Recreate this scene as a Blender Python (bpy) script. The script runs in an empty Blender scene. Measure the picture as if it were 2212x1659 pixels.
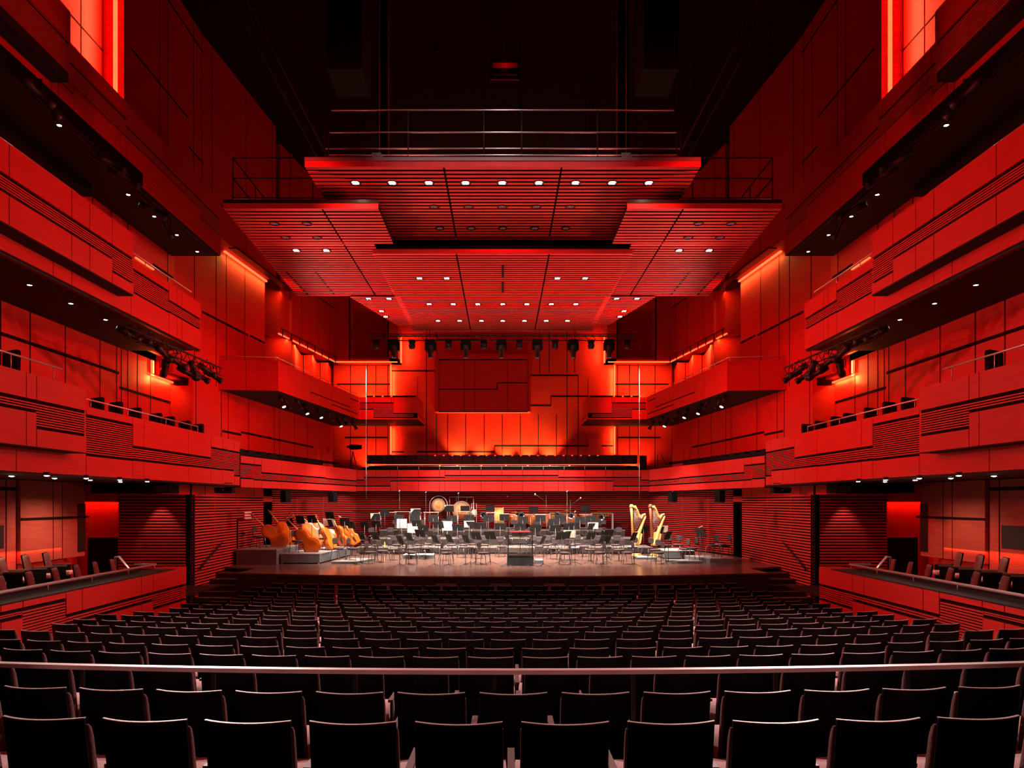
import bpy, bmesh, math, random
from mathutils import Vector, Matrix
random.seed(7)
PI = math.pi
F, CX, CY, EZ = 1450.0, 1086.0, 1084.0, 3.4     # focal length in pixels of the 2212 x 1659 frame, axis, eye height
sc = bpy.context.scene
C = sc.collection

# ------------------------------------------------------------------ camera, world, exposure
cam_d = bpy.data.cameras.new('camera'); cam = bpy.data.objects.new('camera', cam_d); C.objects.link(cam)
cam_d.sensor_width = 36.0; cam_d.lens = F / 2212 * 36.0
cam_d.shift_x = (1106.0 - CX) / 2212; cam_d.shift_y = (CY - 829.5) / 2212
cam.location = (0, 0, EZ); cam.rotation_euler = (PI / 2, 0, 0)
cam_d.clip_end = 200; cam_d.clip_start = .05
sc.camera = cam
w = bpy.data.worlds.new('world'); sc.world = w; w.use_nodes = True
w.node_tree.nodes['Background'].inputs[0].default_value = (0, 0, 0, 1)
w.node_tree.nodes['Background'].inputs[1].default_value = 0
sc.view_settings.view_transform = 'Standard'; sc.view_settings.look = 'None'
sc.view_settings.gamma = 1; sc.view_settings.use_curve_mapping = False
sc.view_settings.exposure = 0.0

Y_RAIL = 15.3
RED = (1.0, .02, .02); WHITE = (1.0, .9, .8)
def lamp(kind, x, y, z, power, col, to=None, angle=100, blend=.6, size=.15, name='lamp'):
    d = bpy.data.lights.new(name, kind); d.energy = power; d.color = col
    if kind == 'SPOT': d.spot_size = math.radians(angle); d.spot_blend = blend; d.shadow_soft_size = size
    if kind == 'POINT': d.shadow_soft_size = size
    o = bpy.data.objects.new(name, d); C.objects.link(o); o.location = (x, y, z)
    if to is not None:
        o.rotation_euler = (Vector(to) - Vector((x, y, z))).to_track_quat('-Z', 'Y').to_euler()
    return o
# red washes added as spots near balconies and canopy to light walls and fascias
for s in (-1, 1):
    for (x, y, z, p, to, an) in (
        (-8.9, 11.0, EZ + 7.9, 4400, (9.5, 14.0, EZ + 1.6), 64),
        (-8.9, 20.5, EZ + 6.5, 5200, (9.5, 22.5, EZ + .8), 58),
        (-8.8, 18.5, EZ + 4.3, 800, (9.5, 16.0, EZ + 5.6), 60),
        (-8.7, 19.5, EZ + 4.3, 1300, (9.4, 25.0, EZ + 1.6), 60),
        (-7.6, 27.5, EZ + 4.0, 2300, (9.0, 31.0, EZ + 3.4), 56),
        (-8.9, 21.0, EZ + 7.9, 5200, (8.1, 30.0, EZ + 4.4), 34),
        (-8.9, 12.0, EZ + 7.9, 9000, (9.9, 26.0, EZ + 4.8), 16),
        (-4.0, 27.6, EZ + 6.0, 3200, (-6.4, 35.0, EZ + 4.9), 24),
        (-4.5, 27.6, EZ + 6.0, 3400, (-2.5, 35.0, EZ + 1.3), 44),
    ):
        lamp('SPOT', s * x, y, z, p, RED, (s * to[0], to[1], to[2]), an, 1., .25, 'wash_fill')
# stage downlights of the canopy (white)
for (y, xs, p) in ((16.1, (-3.4, 0, 3.4), 150), (22.9, (-2.9, 2.9), 4500), (25.8, (-4.4, -1.5, 1.5, 4.4), 8000), (28.0, (-5.6, 0, 5.6), 8000)):
    for x in xs:
        lamp('SPOT', x, y, EZ + 6.8, p, WHITE, (x * 1.05, y + 3.3, 0), 58, .7, .12, 'stage_light')
# balcony lanterns aimed at the stage; canopy and back-wall spots below are added fill
for s in (-1, 1):
    for (x, y, z, p, to, an) in ((-8.6, 19.5, EZ + 4.2, 6500, (3.0, 29, 1.2), 40), (-7.9, 28.6, EZ + 3.4, 4200, (1.0, 34.5, 1.6), 56)):
        lamp('SPOT', s * x, y, z, p, WHITE, (s * to[0], to[1], to[2]), an, .6, .1, 'lantern_light')
    lamp('SPOT', s * 5.0, 27.4, EZ + 6.0, 2600, WHITE, (-s * 10.3, 25.0, EZ - .8), 36, .9, .1, 'lantern_light')
    lamp('SPOT', s * 2.0, 24.0, EZ + 8.4, 260, RED, (s * 3.0, 39, EZ + 12.0), 120, 1., .2, 'upper_fill')  # added upward spot for a dark red glow above the canopy
    lamp('SPOT', s * 8.4, 27.0, EZ + 3.5, 4600, (1.0, .22, .17), (-s * 1.5, 20, EZ + 7.4), 75, .9, .25, 'canopy_fill')  # added fill that lights the canopy underside
    lamp('SPOT', s * 8.6, 17.5, EZ + 4.4, 1000, (1.0, .24, .18), (-s * 1.0, 18, EZ + 7.6), 80, .9, .25, 'canopy_fill')
# pale fill added beside the highest balconies to light seat tops and rail
for s in (-1, 1):
    lamp('SPOT', s * 8.6, 19.5, EZ + 7.9, 9500, (1, .72, .68), (-s * 1.5, 7, 0), 64, .8, .1, 'house_fill')

# ------------------------------------------------------------------ materials
def mat(name, col, rough=.5, metal=0., spec=.4, noise=0., scale=4., stretch=(1, 1, 1), bump=0., emit=None, es=0., col2=None):
    m = bpy.data.materials.new(name); m.use_nodes = True
    nt = m.node_tree; b = nt.nodes['Principled BSDF']
    b.inputs['Base Color'].default_value = (*col, 1); b.inputs['Roughness'].default_value = rough
    b.inputs['Metallic'].default_value = metal; b.inputs['Specular IOR Level'].default_value = spec
    if noise or bump or col2:
        tc = nt.nodes.new('ShaderNodeTexCoord'); mp = nt.nodes.new('ShaderNodeMapping')
        mp.inputs['Scale'].default_value = stretch
        nz = nt.nodes.new('ShaderNodeTexNoise'); nz.inputs['Scale'].default_value = scale; nz.inputs['Detail'].default_value = 5
        nt.links.new(tc.outputs['Object'], mp.inputs[0]); nt.links.new(mp.outputs[0], nz.inputs[0])
        cr = nt.nodes.new('ShaderNodeValToRGB')
        c2 = col2 if col2 else tuple(c * (1 - noise) for c in col)
        c1 = col if col2 else tuple(min(1, c * (1 + noise * .5)) for c in col)
        cr.color_ramp.elements[0].position = .3; cr.color_ramp.elements[1].position = .7
        cr.color_ramp.elements[0].color = (*c2, 1); cr.color_ramp.elements[1].color = (*c1, 1)
        nt.links.new(nz.outputs[0], cr.inputs[0]); nt.links.new(cr.outputs[0], b.inputs['Base Color'])
        if bump:
            bp = nt.nodes.new('ShaderNodeBump'); bp.inputs['Strength'].default_value = bump; bp.inputs['Distance'].default_value = .02
            nt.links.new(nz.outputs[0], bp.inputs['Height']); nt.links.new(bp.outputs[0], b.inputs['Normal'])
    if emit:
        b.inputs['Emission Color'].default_value = (*emit, 1); b.inputs['Emission Strength'].default_value = es
    return m
M = {}
M['wood'] = mat('red_stained_veneer', (.56, .022, .016), .5, spec=.25, noise=.14, scale=3., stretch=(.5, .5, 7), bump=.01)
M['warmlit_wood'] = mat('warm_lit_red_veneer', (.40, .075, .05), .55, spec=.25, noise=.2, scale=3., stretch=(.5, .5, 5))  # same red veneer, browned in colour for the warm box light
M['slat'] = mat('red_slats', (.52, .038, .03), .5, spec=.3, noise=.15, scale=5)
M['canopy'] = mat('canopy_slats', (.62, .05, .042), .5, spec=.3, noise=.12, scale=3)
M['groove'] = mat('black_shadow_gap', (.012, .002, .002), .8, spec=.1)
M['black'] = mat('black_paint', (.003, .003, .003), .6, spec=.12, noise=.2, scale=8)
M['soffit'] = mat('dark_soffit', (.02, .012, .01), .7, spec=.2, noise=.2, scale=3)
M['steel'] = mat('brushed_steel', (.78, .74, .73), .32, metal=.7)
M['blacksteel'] = mat('black_steel', (.018, .018, .018), .4, metal=.3, spec=.4)
M['chrome'] = mat('chrome', (.2, .2, .21), .25, metal=1.)
M['shell'] = mat('black_lacquered_wood', (.003, .0025, .0025), .5, spec=.18, noise=.3, scale=6, stretch=(1, 1, 6))
M['rim'] = mat('lit_seat_edge', (.42, .36, .35), .4, spec=.6, noise=.1)  # plywood edge painted pale, as if catching stage light
M['uphol'] = mat('dusty_brown_upholstery', (.21, .10, .095), .9, spec=.15, noise=.35, scale=90, bump=.3)
M['cushion'] = mat('dusty_pink_seat_cloth', (.75, .46, .45), .9, spec=.15, noise=.2, scale=90, bump=.2)
M['floor'] = mat('dark_floor', (.012, .008, .008), .6, spec=.3, noise=.3, scale=2)
M['stage'] = mat('polished_brown_stage_boards', (.19, .095, .072), .2, spec=.6, noise=.35, scale=3, stretch=(8, .6, 1))
M['stagefront'] = mat('dark_stage_front', (.035, .014, .012), .4, spec=.4, noise=.3, scale=3, stretch=(6, 6, .6))
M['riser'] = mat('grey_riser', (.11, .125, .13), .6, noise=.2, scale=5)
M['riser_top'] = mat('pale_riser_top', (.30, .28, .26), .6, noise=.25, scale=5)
M['grey'] = mat('grey_paint', (.25, .25, .26), .5, noise=.1)
M['desk'] = mat('dark_grey_desk', (.02, .018, .018), .6, spec=.2, noise=.2, scale=10)
M['paper'] = mat('paper', (.85, .78, .6), .8)
M['clear'] = mat('acrylic_screen', (.6, .6, .62), .15, spec=.6); M['clear'].node_tree.nodes['Principled BSDF'].inputs['Alpha'].default_value = .3
M['varnish'] = mat('orange_varnished_maple', (.78, .15, .008), .3, spec=.5, scale=3, stretch=(9, 1.2, 1.2), col2=(.55, .075, .004))
M['neck'] = mat('pale_maple_neck', (.72, .38, .14), .4, noise=.2)
M['ebony'] = mat('ebony', (.02, .015, .012), .4)
M['gold'] = mat('harp_maple', (.85, .48, .14), .3, spec=.5, noise=.25, scale=5)
M['rosewood'] = mat('harp_rosewood', (.42, .12, .06), .3, spec=.5, noise=.3, scale=5)
M['string'] = mat('harp_strings', (.6, .5, .45), .4)
M['brass'] = mat('brass', (.80, .50, .18), .35, metal=.85, noise=.2, scale=8)
M['gong'] = mat('gong_bronze', (.75, .46, .18), .45, metal=.15, scale=12, col2=(.5, .28, .1))
M['gongrim'] = mat('gong_rim', (.34, .22, .15), .5, metal=.1)
M['copper'] = mat('copper_kettle', (.85, .24, .06), .25, metal=.6)
M['skin'] = mat('drum_head', (.8, .74, .66), .5)
M['cloth'] = mat('black_cloth', (.012, .012, .013), .9, noise=.3, scale=9)
M['blue'] = mat('blue_grey_cushion', (.16, .18, .26), .8)
M['led'] = mat('led_strip', (.25, .04, .02), .5, emit=(1.0, .14, .04), es=2.0)
M['ledred'] = mat('led_strip_red', (.25, .03, .02), .5, emit=(1.0, .05, .02), es=2)
M['ledorange'] = mat('uplight_lens', (1, .5, .1), .5, emit=(1.0, .22, .03), es=40)
M['lens'] = mat('lit_lens', (1, .9, .8), .4, emit=(1, .82, .66), es=60)
M['lensdim'] = mat('dim_lens', (.1, .09, .09), .3, emit=(1, .8, .7), es=.03)
M['cream'] = mat('cream_paint', (.7, .62, .5), .6)
M['redlac'] = mat('red_label', (.6, .04, .04), .4)
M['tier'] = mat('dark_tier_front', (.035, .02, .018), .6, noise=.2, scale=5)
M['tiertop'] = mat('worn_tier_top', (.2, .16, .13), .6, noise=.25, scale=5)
M['vent'] = mat('dark_glass', (.02, .012, .012), .25, spec=.5)
M['drumshell'] = mat('golden_drum_shell', (.9, .58, .16), .35, spec=.5, noise=.2)

M['lenswarm'] = mat('lit_spot_lens', (1, .9, .7), .3, emit=(1, .9, .7), es=9)
M['cone'] = mat('orange_mute', (.9, .4, .05), .5)
M['armrest'] = mat('brown_wood_armrest', (.14, .06, .05), .5, noise=.3, scale=8, stretch=(8, 1, 1))
M['chairseat'] = mat('brown_chair_upholstery', (.075, .045, .043), .85, noise=.25, scale=30)
M['chairback'] = mat('dark_chair_back', (.04, .026, .025), .7, noise=.2, scale=20)
M['chairleg'] = mat('grey_steel', (.07, .068, .066), .4, metal=.6)
M['neckdark'] = mat('dark_varnish', (.25, .06, .015), .3)

# ------------------------------------------------------------------ mesh helper
def glow(x, y, z, to, lx, ly, power, col=(1, .25, .05)):
    d = bpy.data.lights.new('strip_glow', 'AREA'); d.shape = 'RECTANGLE'; d.size = lx; d.size_y = ly; d.energy = power; d.color = col
    o = bpy.data.objects.new('strip_glow', d); C.objects.link(o); o.location = (x, y, z)
    dv = (Vector(to) - Vector((x, y, z))).normalized()
    o.rotation_euler = dv.to_track_quat('-Z', 'Y').to_euler(); return o
class MB:
    def __init__(s): s.v = []; s.f = []; s.m = []; s.sm = []
    def face(s, pts, m=0, smooth=False):
        i = len(s.v); s.v += [tuple(p) for p in pts]; s.f.append(tuple(range(i, i + len(pts)))); s.m.append(m); s.sm.append(smooth)
    def hexa(s, p, m=0):
        i = len(s.v); s.v += [tuple(q) for q in p]
        for q in ((0, 3, 2, 1), (4, 5, 6, 7), (0, 1, 5, 4), (1, 2, 6, 5), (2, 3, 7, 6), (3, 0, 4, 7)):
            s.f.append(tuple(i + k for k in q)); s.m.append(m); s.sm.append(False)
    def box(s, x0, x1, y0, y1, z0, z1, m=0):
        s.hexa([(x0, y0, z0), (x1, y0, z0), (x1, y1, z0), (x0, y1, z0), (x0, y0, z1), (x1, y0, z1), (x1, y1, z1), (x0, y1, z1)], m)
    def obox(s, mx, x0, x1, y0, y1, z0, z1, m=0):
        s.hexa([mx @ Vector(p) for p in ((x0, y0, z0), (x1, y0, z0), (x1, y1, z0), (x0, y1, z0), (x0, y0, z1), (x1, y0, z1), (x1, y1, z1), (x0, y1, z1))], m)
    def prism(s, poly, h, m=0):            # poly: 3-d points of one flat face, h: extrusion vector
        h = Vector(h); n = len(poly); i = len(s.v)
        s.v += [tuple(p) for p in poly] + [tuple(Vector(p) + h) for p in poly]
        s.f.append(tuple(range(i, i + n))); s.f.append(tuple(range(i + 2 * n - 1, i + n - 1, -1))); s.m += [m, m]; s.sm += [False, False]
        for k in range(n):
            a, b = i + k, i + (k + 1) % n
            s.f.append((a, b, b + n, a + n)); s.m.append(m); s.sm.append(False)
    def rings(s, rings, m=0, closed=True, smooth=True, caps=True):
        n = len(rings[0]); i = len(s.v)
        for r in rings: s.v += [tuple(p) for p in r]
        for a in range(len(rings) - 1):
            for k in range(n if closed else n - 1):
                b = (k + 1) % n
                s.f.append((i + a * n + k, i + a * n + b, i + (a + 1) * n + b, i + (a + 1) * n + k)); s.m.append(m); s.sm.append(smooth)
        if caps and closed:
            s.f.append(tuple(i + k for k in range(n))); s.f.append(tuple(i + (len(rings) - 1) * n + k for k in range(n - 1, -1, -1))); s.m += [m, m]; s.sm += [False, False]
    def tube(s, pts, r, n=8, m=0, rr=None):
        pts = [Vector(p) for p in pts]; R = []
        for k, p in enumerate(pts):
            d = (pts[min(k + 1, len(pts) - 1)] - pts[max(k - 1, 0)]).normalized()
            a = Vector((0, 0, 1)) if abs(d.z) < .9 else Vector((0, 1, 0))
            u = d.cross(a).normalized(); v = d.cross(u).normalized(); q = rr[k] if rr else r
            R.append([p + u * (q * math.cos(2 * PI * j / n)) + v * (q * math.sin(2 * PI * j / n)) for j in range(n)])
        s.rings(R, m)
    def lathe(s, prof, mx=None, n=24, m=0, smooth=True):
        mx = mx or Matrix(); R = []
        for (r, z) in prof: R.append([mx @ Vector((r * math.cos(2 * PI * j / n), r * math.sin(2 * PI * j / n), z)) for j in range(n)])
        s.rings(R, m, smooth=smooth)
    def build(s, name, mats, parent=None, loc=None, **kw):
        me = bpy.data.meshes.new(name); me.from_pydata(s.v, [], s.f)
        for mm in (mats if isinstance(mats, (list, tuple)) else [mats]): me.materials.append(M[mm])
        me.polygons.foreach_set('material_index', s.m); me.polygons.foreach_set('use_smooth', s.sm)
        b = bmesh.new(); b.from_mesh(me); bmesh.ops.recalc_face_normals(b, faces=b.faces); b.to_mesh(me); b.free()
        o = bpy.data.objects.new(name, me); C.objects.link(o)
        if parent: o.parent = parent
        if loc is not None: o.location = loc
        for k, v in kw.items(): o[k] = v
        return o
def thing(name, label, cat, loc=(0, 0, 0), rz=0., group=None):
    o = bpy.data.objects.new(name, None); C.objects.link(o); o.location = loc; o.rotation_euler = (0, 0, rz)
    o.empty_display_size = .1; o['label'] = label; o['category'] = cat
    if group: o['group'] = group
    return o
def tag(o, label, cat, group=None):
    o['label'] = label; o['category'] = cat
    if group: o['group'] = group
    return o
def struct(name, mb, mats, parent=None):
    o = mb.build(name, mats, parent)
    if not parent: o['kind'] = 'structure'
    return o
def dup(root, loc, rz=None, label=None, group=None):
    r = root.copy(); C.objects.link(r); r.location = loc
    if rz is not None: r.rotation_euler = (0, 0, rz)
    if label: r['label'] = label
    if group: r['group'] = group
    for ch in list(root.children):
        c = ch.copy(); C.objects.link(c); c.parent = r
        for g in list(ch.children):
            d = g.copy(); C.objects.link(d); d.parent = c
    return r
ORD = ['first', 'second', 'third', 'fourth', 'fifth', 'sixth', 'seventh', 'eighth', 'ninth', 'tenth', 'eleventh', 'twelfth',
       'thirteenth', 'fourteenth', 'fifteenth', 'sixteenth', 'seventeenth', 'eighteenth', 'nineteenth', 'twentieth'] + \
      ['twenty-' + a for a in ('first', 'second', 'third', 'fourth', 'fifth', 'sixth', 'seventh', 'eighth', 'ninth')] + ['thirtieth'] + \
      ['thirty-' + a for a in ('first', 'second', 'third', 'fourth', 'fifth', 'sixth', 'seventh', 'eighth', 'ninth')] + ['fortieth']
SN = {-1: 'left', 1: 'right'}
S = -1                                        # side being built: all plans are written for the left and mirrored
class Pl:
    """vertical plane through two plan points (written for the left side); u runs along it, h is height over the eye, d stands off it towards the hall"""
    def __init__(s, x0, y0, x1, y1, nx=None):
        s.o = Vector((x0, y0)); s.d = (Vector((x1, y1)) - s.o); s.L = s.d.length; s.d.normalize()
        n = Vector((s.d.y, -s.d.x))
        s.n = n if nx is None or n.dot(Vector(nx)) > 0 else -n
    def pt(s, u, h, d=0.):
        p = s.o + s.d * u + s.n * d
        return (p.x * -S, p.y, h + EZ)
    def u(s, px):
        k = (px - CX) / F            # x = k y
        return (k * s.o.y - s.o.x) / (s.d.x - k * s.d.y)
    def y(s, px): return s.o.y + s.d.y * s.u(px)
    def h(s, px, py): return (CY - py) / F * s.y(px)
def pbox(mb, pl, u0, u1, h0, h1, d0, d1, m=0):
    mb.hexa([pl.pt(u0, h0, d0), pl.pt(u1, h0, d0), pl.pt(u1, h0, d1), pl.pt(u0, h0, d1),
             pl.pt(u0, h1, d0), pl.pt(u1, h1, d0), pl.pt(u1, h1, d1), pl.pt(u0, h1, d1)], m)
def at(px, py, y): return Vector(((px - CX) / F * y, y, (CY - py) / F * y + EZ))
def fascia(par, pl, cols, depth=.25, pitch=.052):
    """cols: (u0, u1, [(h0, h1, 'w' or 's'), ...])"""
    wd, sl, bk = MB(), MB(), MB()
    for (u0, u1, st) in cols:
        if u1 < u0: u0, u1 = u1, u0
        pbox(bk, pl, u0 + .002, u1 - .002, st[0][0] + .004, st[-1][1] - .004, -depth, -.05)
        for (a, b, k) in st:
            if k == 'w': pbox(wd, pl, u0 + .010, u1 - .010, a + (.026 if a > st[0][0] + .01 else .0), b - (.026 if b < st[-1][1] - .01 else .0), -.045, 0)
            else:
                n = max(2, round((b - a - .06) / pitch)); p = (b - a - .06) / n
                for i in range(n): pbox(sl, pl, u0 - .001, u1 + .001, a + .03 + i * p + p * .2, a + .03 + i * p + p * .72, -.05, -.012)
    bk.build('core', 'groove', par)
    wd.build('fascia', 'wood', par)
    if sl.v: sl.build('slat_band', 'slat', par)
def wall(name, pl, u0, u1, h0, h1, vs=(), hs=(), thick=.15, m='wood'):
    if u1 < u0: u0, u1 = u1, u0
    b = MB(); pbox(b, pl, u0, u1, h0, h1, -thick, 0); o = struct(name, b, m)
    if vs or hs:
        g = MB()
        for v in vs:
            v0, a, c = v if isinstance(v, tuple) else (v, h0, h1)
            pbox(g, pl, v0 - .02, v0 + .02, a, c, -.004, .004)
        for (h, a, c) in hs: pbox(g, pl, min(a, c), max(a, c), h - .045, h + .045, -.004, .006)
        g.build('joint', 'groove', o)
    return o

# ------------------------------------------------------------------ side balconies
def col_r(pl, W, a, b, st):        # heights given as ratios of W
    return (pl.u(a) if a is not None else 2.0, pl.u(b), [(p * W, q * W, k) for (p, q, k) in st])
def handrail(par, pl, pts, h, posts, name='handrail', r=.02, d=-.1):
    mb = MB(); mb.tube([pl.pt(u, h, d) for u in pts], r, 8); mb.build(name, 'steel', par)
    for (u, hb) in posts:
        pm = MB(); pm.tube([pl.pt(u, hb, d), pl.pt(u, h, d)], .011, 6); pm.build('post', 'steel', par)
def side_balconies():
    sn = SN[S]; out = 'wall_' + sn
    P91, P95 = Pl(-9.1, 0, -9.1, 40, (1, 0)), Pl(-9.5, 0, -9.5, 40, (1, 0))
    def R(pl, W, edges, fn):
        return [col_r(pl, W, a, b, fn(i)) for i, (a, b) in enumerate(zip(edges[:-1], edges[1:]))]
    # --- first balcony, near section
    t = thing('balcony', f'near protruding section of the lowest red balcony on the {sn}, above the side box', 'balcony', (S * 9.1, 8, EZ))
    t.location = (0, 0, 0)
    e = [-700, -300, 57, 79, 187]
    st = [[(.118, .193, 'w'), (.193, .216, 's'), (.216, .272, 'w')]] * 3 + [[(.118, .159, 'w'), (.159, .216, 's'), (.216, .272, 'w')]]
    cols = [col_r(P91, 9.1, e[i], e[i + 1], st[i]) for i in range(4)]
    fascia(t, P91, cols)
    b = MB(); pbox(b, P91, P91.u(-700), P91.u(187), .118 * 9.1 - .02, .118 * 9.1, -.38, 0); b.build('edge_strip', 'soffit', t)
    handrail(t, P91, [P91.u(-700), P91.u(0), P91.u(145)], 2.77, [(P91.u(-40), 2.45), (P91.u(35), 2.45), (P91.u(126), 2.45)])
    # --- first balcony, long section
    t = thing('balcony', f'long lowest red balcony on the {sn} with a stepped slat band, running to the stage', 'balcony')
    W = 9.5; T = .2263; B = .063
    cols = [col_r(P95, W, -700, 35, [(B, T, 'w')]), col_r(P95, W, 35, 186, [(B, T, 'w')]),
            col_r(P95, W, 186, 287, [(B, .113, 'w'), (.113, .208, 's'), (.208, T, 'w')]),
            col_r(P95, W, 287, 311, [(B, .114, 'w'), (.114, .150, 's'), (.150, T, 'w')]),
            col_r(P95, W, 311, 407, [(B, .114, 'w'), (.114, .150, 's'), (.150, T, 'w')]),
            col_r(P95, W, 407, 456, [(B, .115, 'w'), (.115, .150, 's'), (.150, T, 'w')]),
            col_r(P95, W, 456, 481, [(B, .115, 'w'), (.115, .187, 's'), (.187, T, 'w')]),
            col_r(P95, W, 481, 506, [(B, .116, 'w'), (.116, .187, 's'), (.187, T, 'w')]),
            col_r(P95, W, 506, 518, [(B, .098, 'w'), (.098, .187, 's'), (.187, T, 'w')])]
    fascia(t, P95, cols)
    b = MB(); pbox(b, P95, P95.u(-700), P95.u(518), .55, .6, -2.2, -.02); b.build('soffit', 'soffit', t)
    b = MB(); pbox(b, P95, P95.u(186), P95.u(518), T * W, T * W + .03, -.28, .0); b.build('coping', 'wood', t)
    handrail(t, P95, [P95.u(190), P95.u(434)], 2.37, [(P95.u(x), 2.15) for x in (205, 285, 366, 434)])
    # --- second balcony
    t = thing('balcony', f'near protruding section of the middle red balcony on the {sn}', 'balcony')
    W = 9.1; e = [-700, -300, 20, 155, 194, 243, 289]
    cols = []
    for i in range(6):
        lo = .623 if i < 5 else .591
        cols.append(col_r(P91, W, e[i], e[i + 1], [(.5605, lo, 'w'), (lo, .657, 's'), (.657, .7255, 'w')]))
    fascia(t, P91, cols)
    b = MB(); pbox(b, P91, P91.u(-700), P91.u(289), .5605 * W - .03, .5605 * W, -.38, -.01); b.build('soffit', 'soffit', t)
    handrail(t, P91, [P91.u(-700), P91.u(174)], .7255 * W + .06, [])
    t = thing('balcony', f'long middle red balcony on the {sn} ending beside the canopy', 'balcony')
    W = 9.5; B = .503; T = .657
    cols = [col_r(P95, W, -700, 115, [(B, .70, 'w')]), col_r(P95, W, 115, 155, [(B, .70, 'w')]), col_r(P95, W, 155, 283, [(B, .70, 'w')]),
            col_r(P95, W, 283, 365, [(B, .568, 'w'), (.568, .63, 's'), (.63, T, 'w')]),
            col_r(P95, W, 365, 383, [(B, .570, 'w'), (.570, .604, 's'), (.604, T, 'w')]),
            col_r(P95, W, 383, 393, [(B, .570, 'w'), (.570, .604, 's'), (.604, T, 'w')]),
            col_r(P95, W, 393, 434, [(B, .570, 'w'), (.570, .604, 's'), (.604, T, 'w')])]
    fascia(t, P95, cols)
    b = MB(); pbox(b, P95, P95.u(-700), P95.u(434), B * W - .02, B * W + .03, -2.4, -.03); b.build('soffit', 'soffit', t)
    b = MB(); pbox(b, P95, P95.u(-700), P95.u(434), B * W - .05, B * W + .02, -.16, -.05); b.build('lighting_track', 'blacksteel', t)
    handrail(t, P95, [P95.u(292), P95.u(420)], T * W + .22, [(P95.u(x), T * W) for x in (322, 372)])
    # --- third balcony
    t = thing('balcony', f'near protruding section of the highest red balcony on the {sn}', 'balcony')
    W = 9.1
    cols = [col_r(P91, W, a, b_, [(.988, 1.059, 's'), (1.059, 1.133, 'w')]) for (a, b_) in ((-700, -250), (-250, 153))]
    fascia(t, P91, cols)
    b = MB(); pbox(b, P91, P91.u(-700), P91.u(150), .968 * W, .988 * W, -.38, -.02); b.build('soffit', 'soffit', t)
    t = thing('balcony', f'long highest red balcony on the {sn} with a dark lamp-lit soffit', 'balcony')
    W = 9.5; B = .874; T = 1.062
    cols = [col_r(P95, W, -700, 111, [(B, .95, 'w'), (.95, 1.018, 's'), (1.018, T, 'w')]),
            col_r(P95, W, 111, 125, [(B, .95, 'w'), (.95, 1.018, 's'), (1.018, T, 'w')]),
            col_r(P95, W, 125, 160, [(B, .95, 'w'), (.95, 1.018, 's'), (1.018, T, 'w')]),
            col_r(P95, W, 160, 260, [(B, .970, 'w'), (.970, 1.018, 's'), (1.018, T, 'w')]),
            col_r(P95, W, 260, 274.5, [(B, .970, 'w'), (.970, 1.018, 's'), (1.018, T, 'w')]),
            col_r(P95, W, 274.5, 358, [(B, .971, 'w'), (.971, 1.001, 's'), (1.001, T, 'w')]),
            col_r(P95, W, 358, 432.6, [(B, .971, 'w'), (.971, 1.0, 's'), (1.0, T, 'w')]),
            col_r(P95, W, 432.6, 439, [(B, .940, 'w'), (.940, 1.0, 's'), (1.0, T, 'w')]),
            col_r(P95, W, 439, 477, [(B, .941, 'w'), (.941, 1.0, 's'), (1.0, T, 'w')])]
    fascia(t, P95, cols)
    b = MB(); pbox(b, P95, P95.u(-700), P95.u(477), B * W - .02, B * W + .03, -1.72, -.03); b.build('soffit', 'soffit', t)
    b = MB(); pbox(b, P95, P95.u(-700), P95.u(304), B * W - .02, .906 * W, .003, .06)
    pbox(b, P95, P95.u(60), P95.u(304), B * W - .3, B * W - .03, -1.7, -1.3); b.build('lighting_recess', 'black', t)
    b = MB(); pbox(b, P95, P95.u(-700), P95.u(470), B * W - .05, B * W - .02, -.10, -.07); pbox(b, P95, P95.u(310), P95.u(470), B * W - .05, B * W - .02, -.30, -.27); b.build('lighting_track', 'blacksteel', t)
side_walls_todo = []
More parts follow.
